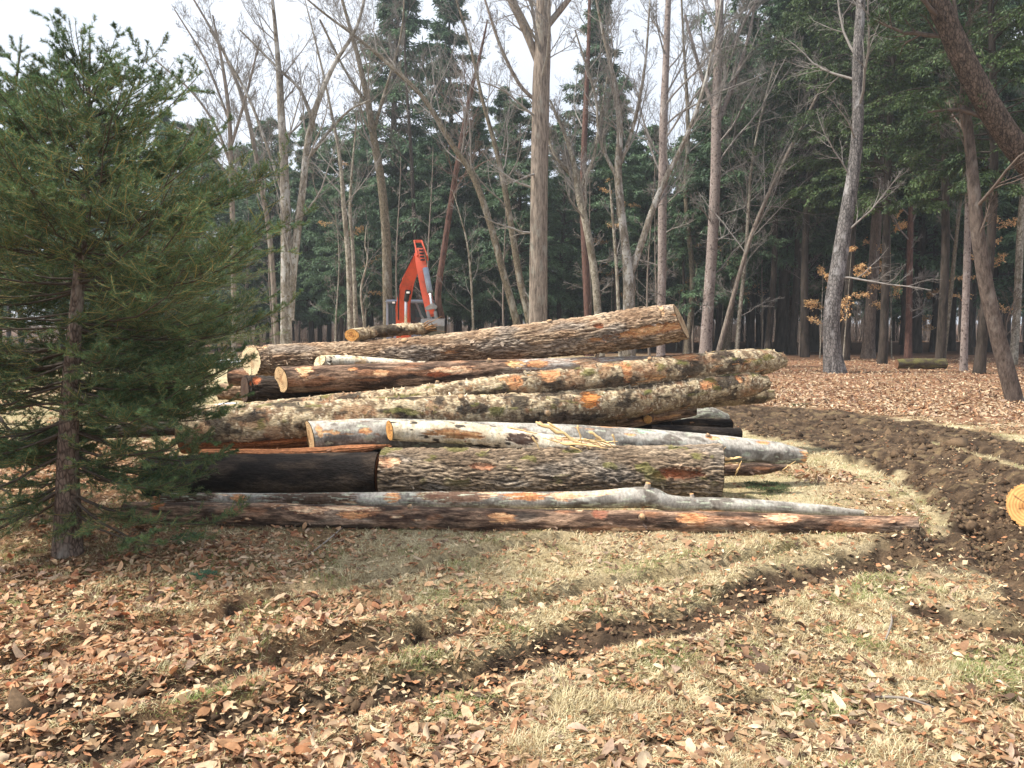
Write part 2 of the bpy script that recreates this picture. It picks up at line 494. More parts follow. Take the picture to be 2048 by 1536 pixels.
# ------------------------------------------------------------------ fallen leaves (stuff)
def scatter(n, sampler, dens):
    x, y = sampler(n)
    k = R.rand(n) < dens(x, y)
    return x[k], y[k]

def samp_view(y0, y1, margin=0.15, power=1.0):
    def f(n):
        y = (y0 ** -power + R.rand(n) * (y1 ** -power - y0 ** -power)) ** (-1 / power) if power else y0 + (y1 - y0) * R.rand(n)
        hw = (1024 / FPX + margin) * y + 0.4
        return (R.rand(n) * 2 - 1) * hw, y
    return f

def leaf_batch(x, y, L, st, lift):
    """curled leaves; st stations along, 3 across"""
    n = len(x)
    s = np.linspace(0, 1, st)
    prof = np.sin(np.pi * np.clip(s * 0.94 + 0.03, 0, 1)) ** 0.8
    asp = R.uniform(0.17, 0.27, n)
    wid = L * asp
    curl = R.normal(0, 1.3, n); fold = R.uniform(-0.3, 1.3, n); twist = R.normal(0, .5, n)
    lob = 1 + 0.25 * R.normal(size=(n, st)) * (R.rand(n, 1) < 0.35)
    ss = s[None, :] - 0.5
    ang = curl[:, None] * ss * 1.3
    lx = ss * L[:, None] * np.cos(ang * .6); lz = -np.abs(ang) * np.abs(ss) * L[:, None] * 0.35 * np.sign(R.rand(n, 1) - .35)
    V = np.zeros((n, st, 3, 3))
    for j, a in enumerate((-1, 0, 1)):
        w = a * wid[:, None] * prof[None, :] * lob
        fz = abs(a) * wid[:, None] * prof[None, :] * fold[:, None] * .7
        tw = twist[:, None] * ss * 1.6
        V[:, :, j, 0] = lx
        V[:, :, j, 1] = w * np.cos(tw) * np.cos(fold[:, None] * .6)
        V[:, :, j, 2] = lz + fz + w * np.sin(tw)
    # tilt then yaw
    yaw = R.rand(n) * 2 * math.pi; ta = R.normal(0, 0.2, n) + np.where(R.rand(n) < .06, R.uniform(.4, 1.0, n), 0); tb = R.normal(0, 0.22, n)
    flip = np.where(R.rand(n) < 0.4, -1, 1)
    V[..., 2] *= flip[:, None, None]
    c, s_ = np.cos(ta)[:, None, None], np.sin(ta)[:, None, None]
    V0, V2 = V[..., 0] * c - V[..., 2] * s_, V[..., 0] * s_ + V[..., 2] * c
    c, s_ = np.cos(tb)[:, None, None], np.sin(tb)[:, None, None]
    V1, V2 = V[..., 1] * c - V2 * s_, V[..., 1] * s_ + V2 * c
    c, s_ = np.cos(yaw)[:, None, None], np.sin(yaw)[:, None, None]
    V[..., 0], V[..., 1], V[..., 2] = V0 * c - V1 * s_, V0 * s_ + V1 * c, V2
    zmin = V[..., 2].min(axis=(1, 2))
    h = ground_h(x, y)
    V[..., 0] += x[:, None, None]; V[..., 1] += y[:, None, None]
    V[..., 2] += (h - zmin * 0.8 + lift)[:, None, None]
    b = np.arange(n)[:, None, None] * st * 3; i = np.arange(st - 1)[None, :, None] * 3; j = np.arange(2)[None, None, :]
    F = np.stack([b + i + j, b + i + j + 1, b + i + 3 + j + 1, b + i + 3 + j], -1).reshape(-1, 4)
    pal = A([[.47, .31, .18], [.56, .41, .26], [.37, .21, .12], [.23, .13, .08], [.66, .52, .36], [.48, .27, .14], [.13, .08, .055], [.53, .38, .28], [.38, .17, .09]])
    pr = A([.16, .2, .15, .1, .18, .07, .06, .08, .03]); pr /= pr.sum()
    c = pal[R.choice(len(pal), n, p=pr)] * R.uniform(.6, 1.15, (n, 1))
    c = c * (1 - (R.rand(n, 1) * sstep(1.0, -1.5, x)[:, None]) * A([[.08, .32, .45]]))
    C = np.repeat(c[:, None, :], st * 3, 1).reshape(n, st, 3, 3)
    C[:, :, 1] *= 0.9
    return V.reshape(-1, 3), F, C.reshape(-1, 3)

def dens_near(x, y):
    mud, lf, forest, wob, fine = ground_masks(x, y)
    px, py = to_px(x, y)
    cl = np.clip(0.75 + 1.1 * pn(x * 1.8, y * 1.8, 31), 0.12, 1.4)
    d = lf * cl * (1 - 0.95 * mud) * np.where(y < 9, .8, 1.0)
    mr_ = np.where(inside(x, y, MUD_R), 0.10, 1.0)
    return np.clip(d * mr_, 0, 1)

parts = []
x, y = scatter(80000, samp_view(2.4, 7.5, .2, 1.0), dens_near)
parts.append(leaf_batch(x, y, np.clip(R.normal(.057, .021, len(x)), .02, .11), 6, R.rand(len(x)) * .016))
print("near leaves", len(x))
x, y = scatter(60000, samp_view(7.5, 13, .12, 1.0), lambda x, y: dens_near(x, y))
parts.append(leaf_batch(x, y, np.clip(R.normal(.085, .02, len(x)), .04, .13), 3, R.rand(len(x)) * .015))
x, y = scatter(90000, samp_view(13, 34, .08, 1.0), lambda x, y: dens_near(x, y))
parts.append(leaf_batch(x, y, np.clip(R.normal(.11, .025, len(x)), .05, .17), 2 + 1, R.rand(len(x)) * .015))
print("far leaves", len(x))
V, F, C = catenate(parts)
tag(link("fallen_leaves", mesh_np("fallen_leaves", V, F, M_LEAF, C, True)), "curled brown and tan fallen leaves scattered over the grass", kind="stuff")

# ------------------------------------------------------------------ dry grass (stuff)
def blades(x, y, L, w, lean, cols):
    n = len(x)
    a = R.rand(n) * 2 * math.pi
    # combed direction: mostly matted along one way by patch
    a = np.where(R.rand(n) < .3, pn(x * 3.5, y * 3.5, 50) * 6 + R.normal(0, .6, n), a)
    h = ground_h(x, y) - 0.004
    d = np.stack([np.cos(a), np.sin(a)], 1); s = np.stack([-d[:, 1], d[:, 0]], 1) * w[:, None] * .5
    V = np.zeros((n, 5, 3))
    le = np.clip(lean, 0.1, 1.5)
    m1 = L * .55; 
    V[:, 0, :2] = -s; V[:, 1, :2] = s
    p = d * (m1 * np.sin(le * .7))[:, None]; z1 = m1 * np.cos(le * .7)
    V[:, 2, :2] = p - s * .7; V[:, 3, :2] = p + s * .7; V[:, 2, 2] = z1; V[:, 3, 2] = z1
    V[:, 4, :2] = p + d * (L * .45 * np.sin(le * 1.2))[:, None]; V[:, 4, 2] = np.maximum(z1 + L * .45 * np.cos(le * 1.2), 0.003)
    V[..., 0] += x[:, None]; V[..., 1] += y[:, None]; V[..., 2] += h[:, None]
    b = np.arange(n)[:, None] * 5
    return V.reshape(-1, 3), [np.concatenate([b + 0, b + 1, b + 3, b + 2], 1), np.concatenate([b + 2, b + 3, b + 4], 1)], np.repeat(cols, 5, 0)

def dens_grass(x, y):
    mud, lf, forest, wob, fine = ground_masks(x, y)
    base = np.clip(1 - mud * 1.15, 0.008, 1) * (1 - forest * .97) * (1 - 0.45 * lf)
    base *= np.clip(0.8 + 0.9 * pn(x * 2.5, y * 2.5, 77), 0.2, 1)
    return base

def grass_part(n, y0, y1, Ls, ws):
    x, y = scatter(n, samp_view(y0, y1, .12, 1.0), dens_grass)
    tuft = sstep(.15, .6, pn(x * 3.1, y * 3.1, 60))
    L = Ls * R.uniform(.4, 1.25, len(x)) * (1 + .4 * tuft)
    lean = R.normal(1.32, .2, len(x)) - .4 * tuft
    green = sstep(.08, .38, fbm(x * 1.9, y * 1.9, 40, 3)) * (.75 * (R.rand(len(x)) < .65)) + .12 * R.rand(len(x))
    px, py = to_px(x, y)
    green = np.clip(green + .35 * sstep(900, 200, px) * (R.rand(len(x)) < .6), 0, 1)
    c = mix3(A([.54, .45, .25]), A([.78, .69, .48]), R.rand(len(x)))
    c = mix3(c, A([.26, .16, .08]), np.clip((R.rand(len(x)) < .30) * .8 + .6 * sstep(.1, .5, fbm(x * 4, y * 4, 90, 2)), 0, 1))
    c = mix3(c, A([.17, .22, .06]), green)
    return blades(x, y, L, ws * R.uniform(.7, 1.3, len(x)), lean, c)
parts = [grass_part(520000, 2.4, 7.8, .052, .0034), grass_part(150000, 7.8, 17, .06, .006)]
V, F, C = catenate(parts)
print("grass verts", len(V))
tag(link("dry_grass", mesh_np("dry_grass", V, F, M_GRASS, C)), "short matted straw coloured grass with green tufts", kind="stuff")

# small crumbs of leaf and bark in the grass and mud, soil clods (stuff)
def dens_crumb(x, y):
    mud, lf, forest, wob, fine = ground_masks(x, y)
    return np.clip(.55 + .8 * pn(x * 3, y * 3, 12), .1, 1) * (1 - forest * .8)
x, y = scatter(60000, samp_view(2.4, 13, .12, 1.0), dens_crumb)
n = len(x); sz = R.uniform(.006, .026, n); a = R.rand(n) * 6.3
c = np.stack([x, y, ground_h(x, y) + R.uniform(.004, .022, n)], 1)
d = np.stack([np.cos(a), np.sin(a), R.normal(0, .35, n)], 1) * sz[:, None]; e = np.stack([-np.sin(a), np.cos(a), R.normal(0, .35, n)], 1) * (sz * R.uniform(.25, .7, n))[:, None]
V = np.stack([c - d, c + e * 1.1 + d * .2, c + d, c - e + d * .1], 1).reshape(-1, 3)
pal = A([[.50, .33, .18], [.30, .17, .09], [.66, .52, .33], [.16, .09, .055], [.42, .20, .10]])
C = np.repeat(pal[R.randint(0, 5, n)] * R.uniform(.7, 1.2, (n, 1)), 4, 0)
tag(link("leaf_crumbs", mesh_np("leaf_crumbs", V, np.arange(n * 4).reshape(n, 4), M_LEAF, C)), "crumbs of broken leaf and bark strewn over grass and mud", kind="stuff")
def dens_clod(x, y):
    mud, lf, forest, wob, fine = ground_masks(x, y)
    return np.clip(mud * (.35 + 1.2 * pn(x * 2.2, y * 3, 15)) * np.where(inside(x, y, MUD_R), 1, .3), 0, 1)
x, y = scatter(100000, samp_view(2.4, 16, .12, .8), dens_clod)
n = len(x); sz = np.exp(R.normal(math.log(.013), .5, n)) * np.where(y > 6, 1.6, 1) * np.where(y > 9, 1.35, 1)
oc = A([[1, 0, 0], [-1, 0, 0], [0, 1, 0], [0, -1, 0], [0, 0, .8], [0, 0, -.8]], float)
V = np.stack([x, y, ground_h(x, y)], 1)[:, None, :] + oc[None] * sz[:, None, None] * R.uniform(.5, 1.4, (n, 6, 1)) + R.normal(0, .2, (n, 6, 3)) * sz[:, None, None]
of = A([[0, 2, 4], [2, 1, 4], [1, 3, 4], [3, 0, 4], [2, 0, 5], [1, 2, 5], [3, 1, 5], [0, 3, 5]])
Fc = (np.arange(n)[:, None, None] * 6 + of[None]).reshape(-1, 3)
C = np.repeat(mix3(A([.05, .032, .02]), A([.15, .10, .06]), R.rand(n)), 6, 0)
tag(link("soil_clods", mesh_np("soil_clods", V.reshape(-1, 3), Fc, M_CLOD, C)), "crumbly brown clods of churned soil in the tracks", kind="stuff")

# ------------------------------------------------------------------ logs
LOGS = []
def bark_fields(kind, s, th, rad, seed, L):
    """returns displacement (m) and colour for log surface; s metres along, th angle, rad local radius"""
    cy, cz = np.cos(th) * rad, np.sin(th) * rad
    o = seed * 13.7
    n = lambda fs, fr, k=0, oc=1: fbm(s * fs + o + k * 3.1, cy * fr + k, cz * fr + o, oc) if oc > 1 else pn(s * fs + o + k * 3.1, cy * fr + k, cz * fr + o)
    if kind == 'oak' or kind == 'oak_dark' or kind == 'oak_tan':
        w = n(5, 10, 1) * 0.35
        r1 = 1 - np.abs(pn(s * 3.6 + o + w, cy * 36 + w * 4, cz * 36 + o)) * 2.7
        r2 = 1 - np.abs(pn(s * 9 + o + 7, cy * 64 + w * 4, cz * 64 - o)) * 2.4
        crev = np.clip(np.maximum(r1, r2 * .85), 0, 1) ** 1.2            # 1 in furrows
        fine_ = n(30, 70, 4); 
        disp = 0.022 * (1 - crev) + 0.005 * fine_
        tone = np.clip(.5 + n(2.2, 5, 8, 3) * .8, 0, 1)
        if kind == 'oak': ridge = mix3([.27, .19, .125], [.52, .40, .28], tone); fur = A([.035, .025, .018])
        elif kind == 'oak_tan': ridge = mix3([.40, .26, .16], [.60, .46, .32], tone); fur = A([.09, .05, .03])
        else: ridge = mix3([.05, .036, .028], [.11, .08, .06], tone); fur = A([.016, .012, .01])
        col = mix3(ridge, fur, crev)
        grey = sstep(.1, .5, n(1.5, 4, 14, 2)); col = mix3(col, col.mean(-1, keepdims=True) * A([1.1, 1.02, .92]), grey * .5)
        return disp, col, 0.014
    if kind == 'birch':       # yellow birch: curling pale flakes running round the log, dark gaps, moss
        w = n(4, 6, 21, 2) * .8
        f = n(13, 11, 2, 4) + w * .3; g = n(45, 22, 5, 3); pat = n(2.6, 6, 9, 4); red = n(3.5, 5, 27, 3)
        flake = sstep(-.3, .35, f)
        disp = 0.007 * flake + 0.006 * np.abs(g) + 0.008 * n(5, 8, 3)
        col = mix3([.19, .13, .08], [.52, .41, .26], flake)
        col = mix3(col, [.68, .58, .42], sstep(.2, .6, g) * .8)
        col = mix3(col, [.33, .16, .08], sstep(.2, .5, red) * .55)
        col = mix3(col, [.045, .035, .027], sstep(.08, .34, pat) * .88)
        under = sstep(.2, -.5, np.cos(th)); col = mix3(col, [.14, .09, .06], under * sstep(-.5, .3, f) * .6)  # underside darker: shade below the log put into the bark colour
        return disp, col, 0.006
    if kind == 'white':
        f = n(8, 5, 2, 3); g = n(24, 40, 5, 2)
        disp = 0.003 * f + .002 * g
        col = mix3([.66, .60, .48], [.50, .42, .30], sstep(-.1, .4, f))
        col = mix3(col, [.06, .05, .04], sstep(.34, .5, n(9, 18, 11, 2)))
        return disp, col, .005
    if kind == 'beech':
        f = n(3, 5, 2, 3); g = n(40, 40, 5, 2)
        disp = 0.002 * f + .001 * g
        col = mix3([.18, .165, .145], [.42, .39, .345], sstep(-.4, .5, f))
        col = mix3(col, [.45, .45, .40], sstep(.35, .6, n(14, 14, 12, 2)) * .7)
        col = mix3(col, [.09, .07, .055], sstep(.3, .6, n(5, 9, 16, 3)) * .7)
        return disp, col, .005
    if kind == 'brown':       # scraped brown bark, dark with pinkish areas
        f = n(3, 14, 2, 3); g = n(9, 45, 5, 2)
        disp = 0.004 * g + .002 * f
        col = mix3([.07, .042, .03], [.33, .215, .145], sstep(-.45, .5, f + .35 * g))
        col = mix3(col, [.40, .19, .10], sstep(.22, .5, n(2.2, 9, 41, 3)) * .5)
        col = mix3(col, [.33, .27, .21], sstep(.15, .5, n(1.6, 5, 21, 2)) * .55)
        col = mix3(col, [.035, .025, .02], sstep(.2, .55, n(2.3, 8, 31, 2)) * .8)
        return disp, col, .006
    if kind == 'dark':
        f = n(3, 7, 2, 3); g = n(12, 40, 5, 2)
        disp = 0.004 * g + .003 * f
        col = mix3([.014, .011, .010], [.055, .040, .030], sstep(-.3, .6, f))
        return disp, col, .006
    if kind == 'mossy':
        f = n(4, 9, 2, 3); g = n(12, 30, 5, 2)
        return .008 * g, mix3([.07, .055, .035], [.13, .12, .045], sstep(-.3, .4, f)), .005

def cut_disc(parent, center, axis_in, outline, toward, colr, name='cut_face', k=None):
    """outline (k,3) world ring; disc closing it, slightly domed rough"""
    k = len(outline); rings = 9
    V = [center]; rd = [0.0]
    rr = np.linalg.norm(outline - center, axis=1)
    for i in range(1, rings + 1):
        t = i / rings * 0.985
        V.extend(center + (outline - center) * t); rd.extend(rr * t)
    V = A(V); rd = A(rd)
    V = V + toward * (0.006 + 0.002 * pn(V[:, 0] * 30, V[:, 1] * 30, V[:, 2] * 30))[:, None]
    F4, F3 = [], []
    j = np.arange(k); j2 = (j + 1) % k
    F3 = np.stack([np.zeros(k, int), 1 + j, 1 + j2], 1)
    for i in range(rings - 1):
        F4.append(np.stack([1 + i * k + j, 1 + (i + 1) * k + j, 1 + (i + 1) * k + j2, 1 + i * k + j2], 1))
    F4 = np.concatenate(F4)
    frac = rd / max(rd.max(), 1e-6)
    c = mix3(A(colr) * .82, A(colr), sstep(.1, .5, frac + .2 * pn(V[:, 0] * 9, V[:, 1] * 9, V[:, 2] * 9)))
    jj = np.r_[0, np.tile(np.arange(k), rings)] / k * 2 * math.pi
    for q in range(5):
        aq = R.rand() * 6.28; lq = R.uniform(.3, .9); da = np.abs((jj - aq + math.pi) % (2 * math.pi) - math.pi)
        c = mix3(c, A([.12, .07, .04]), (sstep(.10, .03, da) * (frac < lq) * (frac > .02)) * .75)
    c = mix3(c, A(colr) * A([.62, .48, .42]), sstep(.34, .22, frac + .12 * np.sin(jj * 3 + center[0])) * .7)
    c = mix3(c, A([.10, .06, .04]), sstep(.94, .985, frac))
    Mi = parent.matrix_basis.inverted()
    Vl = (np.c_[V, np.ones(len(V))] @ np.array(Mi).T)[:, :3]
    me = mesh_np(name, Vl, [F4, F3], M_CUT, c, False)
    a = me.attributes.new("rad", 'FLOAT', 'POINT'); a.data.foreach_set("value", rd.astype(np.float32))
    return link(name, me, parent)

def log(name, label, pts, kind, seed, cuts=((.66, .45, .24), (.66, .45, .24)), cat='log', patches=0.0, patch_col=(.62, .36, .17), patch_f=(2.2, 6), moss=0.0,
        res=0.010, group='logs of the pile', shear0=(0, 0), shear1=(0, 0), spots=(), wood_below=None, world=False, taper_end=0, smooth_mat=False, wob=.012, oval=1.0, lichen=0.0):
    """pts: (px,py,Y,radius_px) centre line; spots: ((s fraction, angle deg (0 up, 90 to camera), length m, width m, colour),...)"""
    if world: cp = A([[p[0], p[1], p[2], p[3]] for p in pts], float)
    else: cp = A([[*P(p[0], p[1], p[2]), p[3] * p[2] / FPX] for p in pts], float)
    L = np.linalg.norm(np.diff(cp[:, :3], axis=0), axis=1).sum()
    n = max(12, int(L / (res * 1.25))); r0 = cp[:, 3].max(); k = max(20, int(2 * math.pi * r0 / res))
    k = min(k, 200)
    sp = smooth_path(cp, n); c, rad = sp[:, :3], sp[:, 3]
    if taper_end: rad = rad * (1 - sstep(1 - taper_end, 1, np.linspace(0, 1, n)) * .38)
    s = np.linspace(0, L, n)
    c = c + wob * np.stack([np.zeros(n), pn(s * .8 + seed, 3, seed), pn(s * .8 + seed, 9, seed)], 1) * sstep(0, .3, s / L)[:, None]
    t = norm(np.gradient(c, axis=0))
    up = A([0, 0, 1.0]); side = norm(np.cross(t, up)); upv = norm(np.cross(side, t))   # side: toward camera (-Y) when t is +X
    th = np.arange(k) / k * 2 * math.pi
    TH2, SS = np.meshgrid(th, s)                     # (n,k)
    RR = np.repeat(rad[:, None], k, 1)
    lump = 1 + .05 * pn(SS * 1.3 + seed, np.cos(TH2) * 1.2, np.sin(TH2) * 1.2 + seed) + .02 * pn(SS * 5 + seed, np.cos(TH2) * 2.5, np.sin(TH2) * 2.5)
    disp, col, bt = bark_fields(kind, SS, TH2, RR, seed, L)
    grain = fbm(SS * 5 + seed, np.cos(TH2) * RR * 95, np.sin(TH2) * RR * 95, 2)
    if kind in ('brown', 'dark', 'oak', 'oak_tan'): col = col * (1 + .55 * np.clip(grain, -1, 1.2))[..., None]; disp = disp + .0025 * grain
    peel = np.zeros_like(SS)
    if patches:
        q = fbm(SS * patch_f[0] + seed * 3, np.cos(TH2) * RR * patch_f[1] * 2, np.sin(TH2) * RR * patch_f[1] * 2 + seed, 4, 2.2, .5)
        peel = sstep(.62 - patches, .68 - patches, q)
        pc = mix3(A(patch_col) * .78, A(patch_col) * 1.15, np.clip(.5 + fbm(SS * 5, np.cos(TH2) * 3, np.sin(TH2) * 3 + seed, 2), 0, 1))
        pc = mix3(pc, A([.52, .24, .11]), sstep(.2, .5, pn(SS * 4 + seed, np.cos(TH2) * 2, np.sin(TH2) * 2)) * .6)
        rim = sstep(.55 - patches, .62 - patches, q) * (1 - peel)
        col = mix3(col, A([.30, .12, .05]), rim * .6)
        col = mix3(col, pc, peel)
    for (sf, ang, ln, wd, pcx) in spots:
        a0 = math.radians(ang); da = (TH2 - a0 + math.pi) % (2 * math.pi) - math.pi
        e = ((SS - sf * L) / ln) ** 2 + (da * RR / wd) ** 2 + .85 * fbm(SS * 7, TH2 * 6, seed + sf * 9, 4, 2.4, .65)
        pk = sstep(1.05, .95, e); rim = sstep(1.5, 1.1, e) * (1 - pk) * .55
        col = mix3(col, A([.22, .09, .045]), rim)
        vv = np.clip(.5 + fbm(SS * 8, TH2 * 5, seed + 3, 3), 0, 1)
        col = mix3(col, mix3(A(pcx) * A([.72, .52, .45]), A(pcx) * 1.12, vv), pk); peel = np.maximum(peel, pk)
    if wood_below:   # (s fraction end, angle from, angle to, colour): lengthwise split
        sf, a0, a1, wc = wood_below
        edge = math.radians(a0) + .10 * pn(SS * 3, 1, seed) + .06 * pn(SS * 14, 2, seed)
        wm = (TH2 > edge) & (TH2 < math.radians(a1)) & (SS < (sf + .02 * pn(TH2 * 6, 1, 2)) * L)
        wm = wm.astype(float)
        g = fbm(SS * 1.5, TH2 * 16, seed, 3)
        col = mix3(col, mix3(A(wc) * .45, A(wc) * 1.1, np.clip(.5 + g, 0, 1)), wm)
        disp = disp * (1 - wm) + wm * (-.018 + .012 * g); peel = peel * (1 - wm)
    if moss:
        mo = sstep(.42 - moss, .6 - moss, fbm(SS * 3.4 + 5, np.cos(TH2) * 1.5, np.sin(TH2) * 1.5 + seed, 3)) * sstep(-.5, .4, np.cos(TH2))
        col = mix3(col, A([.17, .16, .05]), mo * .75); disp = disp + .004 * mo
    if lichen:
        li = sstep(.5 - lichen, .55 - lichen, fbm(SS * 9 + 2, np.cos(TH2) * 4, np.sin(TH2) * 4 + seed, 2))
        col = mix3(col, A([.48, .52, .40]), li * .7)
    RR = RR * lump + disp * (1 - peel) - bt * peel * .8
    V = c[:, None, :] + RR[..., None] * (np.cos(TH2)[..., None] * upv[:, None, :] * oval + np.sin(TH2)[..., None] * side[:, None, :])
    # slanted saw cuts
    for e, sh in ((0, shear0), (1, shear1)):
        w = (1 - sstep(0, .35, s))[:, None] if e == 0 else sstep(L - .35, L, s)[:, None]
        off = (np.cos(TH2) * sh[0] + np.sin(TH2) * sh[1]) * RR
        V = V + (w * off)[..., None] * t[:, None, :]
    if taper_end:
        jag = sstep(1 - taper_end * .5, 1, SS / L) * (.03 * pn(TH2 * 3, seed, 1) + .03)
        V = V + jag[..., None] * t[:, None, :]
    idx = np.arange(n * k).reshape(n, k); j2 = np.r_[1:k, 0]
    F = np.stack([idx[:-1], idx[:-1][:, j2], idx[1:][:, j2], idx[1:]], -1).reshape(-1, 4)
    o = bpy.data.objects.new(name, None)
    xax = norm(c[-1] - c[0]); zax = norm(upv[0] - xax * (upv[0] @ xax)); yax = np.cross(zax, xax)
    M = Matrix(((xax[0], yax[0], zax[0], c[0][0]), (xax[1], yax[1], zax[1], c[0][1]), (xax[2], yax[2], zax[2], c[0][2]), (0, 0, 0, 1)))
    Mi = np.array(M.inverted())
    Vf = V.reshape(-1, 3); Vl = (np.c_[Vf, np.ones(len(Vf))] @ Mi.T)[:, :3]
    me = mesh_np(name, Vl, F, M_LOG_SMOOTH if (smooth_mat or kind in ('beech', 'white')) else M_LOG, np.clip(col, 0, 1).reshape(-1, 3), True)
    bpy.data.objects.remove(o)
    o = link(name, me); o.matrix_basis = M
    tag(o, label, cat, group)
    nf = {'birch': 520, 'oak': 260, 'oak_tan': 260, 'brown': 120, 'white': 90}.get(kind, 0) * L * rad.mean() / .6
    if nf and not world and res < .0115:
        nf = int(nf); i_ = R.randint(2, n - 2, nf); j_ = (R.randint(0, k, nf) * .5 + (R.rand(nf) * .62 - .06) * k * .5).astype(int) % k
        p_ = V[i_, j_]; nr = norm(p_ - c[i_]); tt = t[i_]; sd2 = np.cross(nr, tt)
        an = R.normal(0, .5, nf) + (math.pi / 2 if kind == 'birch' else 0); fd = norm(np.cos(an)[:, None] * tt + np.sin(an)[:, None] * sd2); fs_ = np.cross(nr, fd)
        ln_ = R.uniform(.015, .055, (nf, 1)) * (1 if kind != 'oak_tan' else 1.3); wd_ = ln_ * R.uniform(.2, .55, (nf, 1)); lf_ = R.uniform(.003, .016, (nf, 1))
        Q = [p_ - fs_ * wd_ * .5 - nr * .002, p_ + fs_ * wd_ * .5 - nr * .002, p_ + fd * ln_ * .6 + fs_ * wd_ * .45 + nr * lf_ * .5, p_ + fd * ln_ * .6 - fs_ * wd_ * .5 + nr * lf_ * .5, p_ + fd * ln_ + fs_ * wd_ * .3 + nr * lf_ * 1.3, p_ + fd * ln_ * .95 - fs_ * wd_ * .35 + nr * lf_ * 1.5]
        Q = np.stack(Q, 1).reshape(-1, 3); Ql = (np.c_[Q, np.ones(len(Q))] @ Mi.T)[:, :3]; b6 = np.arange(nf)[:, None] * 6
        cf = np.clip(col[i_, j_] * R.uniform(.6, 1.5, (nf, 1)) + R.uniform(-.01, .06, (nf, 1)), .01, .8)
        fl_o = link('loose_bark', mesh_np('loose_bark', Ql, [np.concatenate([b6 + [0, 1, 2, 3], b6 + [3, 2, 4, 5]])], M_LOG, np.repeat(cf, 6, 0)), o)
        fl_o['kind'] = 'stuff'
    if cuts[0]: cut_disc(o, V[0].mean(0), None, V[0], -t[0], cuts[0])
    if cuts[1]: cut_disc(o, V[-1].mean(0), None, V[-1][::-1], t[-1], cuts[1])
    LOGS.append((o, c, rad, t, upv, side, M))
    return o, c, rad, t, upv, side

def stub(lg, sf, ang, ln, r, col=(.3, .25, .2), lean=0.2, face=(.55, .3, .14), name='branch_stub'):
    o, c, rad, t, upv, side = lg
    i = int(sf * (len(c) - 1)); a = math.radians(ang)
    d = norm(math.cos(a) * upv[i] + math.sin(a) * side[i] + lean * t[i])
    p = A([c[i] + d * rad[i] * .6, c[i] + d * (rad[i] + ln * .4), c[i] + d * (rad[i] + ln)])
    rr = A([r * 1.7, r * 1.1, r])
    sp = smooth_path(np.c_[p, rr], 9)
    V, F = sweep(sp[None, :, :3], sp[None, :, 3], 16, rough=.03)
    k = 16; e = len(V)
    V = np.vstack([V, V[-k:].mean(0) + d * .002]); 
    F3 = A([[e - k + j, e - k + (j + 1) % k, e] for j in range(k)])
    C = np.tile(A(col), (len(V), 1)); C[-k - 1:] = face
    Mi = np.array(o.matrix_basis.inverted()); Vl = (np.c_[V, np.ones(len(V))] @ Mi.T)[:, :3]
    return link(name, mesh_np(name, Vl, [F, F3], M_LOG_SMOOTH, C, True), o)

TAN = (.68, .47, .26); ORG = (.66, .34, .11); PALE = (.74, .60, .38); DKC = (.22, .12, .07)
ORP = (.60, .34, .17); TNP = (.70, .51, .33)

front = log('brown_log', 'longest brown log lying on the grass in front of the whole pile', [(252, 1026, 6.05, 22), (640, 1032, 5.98, 24), (1050, 1042, 5.88, 25), (1500, 1047, 5.80, 22), (1830, 1051, 5.75, 18)], 'brown', 1,
            (DKC, (.3, .18, .1)), patches=.02, patch_col=TNP, res=.008, patch_f=(2.6, 5),
            spots=((.245, 42, .16, .035, TNP), (.30, 25, .22, .03, TNP), (.305, 62, .12, .03, ORP), (.49, 60, .09, .04, (.62, .38, .2)), (.61, 20, .05, .06, (.30, .14, .09)), (.72, 55, .11, .05, ORP), (.83, 40, .12, .045, TNP), (.045, 20, .05, .05, (.5, .2, .08))))
second = log('grey_beech_log', 'slim grey log with knobs lying just behind the front brown log', [(325, 998, 6.42, 12), (560, 1000, 6.40, 14), (900, 1000, 6.36, 17), (1150, 1000, 6.33, 17), (1290, 995, 6.31, 21), (1350, 1007, 6.30, 16), (1500, 1012, 6.26, 14), (1720, 1026, 6.2, 10)], 'beech', 2,
             (None, None), patches=.04, patch_col=TNP, res=.008, patch_f=(2.8, 6), lichen=.08, taper_end=.05,
             spots=((.03, 40, .3, .06, (.09, .07, .05)), (.22, 50, .35, .07, (.10, .075, .055)), (.12, 60, .06, .04, ORP), (.39, 35, .10, .05, (.36, .40, .28)), (.335, 50, .06, .05, ORP), (.46, 30, .12, .04, TNP), (.52, 45, .2, .04, (.45, .22, .1)), (.58, 40, .12, .05, TNP), (.42, 40, .25, .07, (.16, .11, .08))), wob=.0)
stub(second, .70, 8, .045, .022, (.34, .29, .24), .15); stub(second, .775, 0, .03, .016, (.36, .31, .26), -.2)

big = log('oak_log', 'thick oak log with deep furrowed grey brown bark low in the pile', [(765, 951, 6.85, 52), (1100, 950, 6.83, 53), (1440, 947, 6.8, 56)], 'oak', 3, (DKC, (.5, .33, .18)), moss=.06, res=.0085,
          spots=((.03, 48, .11, .045, TNP), (.30, 60, .10, .03, (.45, .26, .16)), (.86, 78, .2, .05, (.24, .10, .05))), shear1=(.06, -.12), wob=.01)
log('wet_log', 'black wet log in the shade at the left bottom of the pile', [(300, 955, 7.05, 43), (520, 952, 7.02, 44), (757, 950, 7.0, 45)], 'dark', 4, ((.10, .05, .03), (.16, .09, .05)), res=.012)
log('split_slab', 'red brown slab of split wood jammed under the smooth grey log', [(400, 906, 7.2, 13), (560, 906, 7.18, 16), (700, 900, 7.16, 15), (772, 893, 7.15, 9)], 'brown', 44, (None, None), res=.010, wood_below=(1.2, -30, 400, (.42, .18, .085)), taper_end=.12, oval=.8)
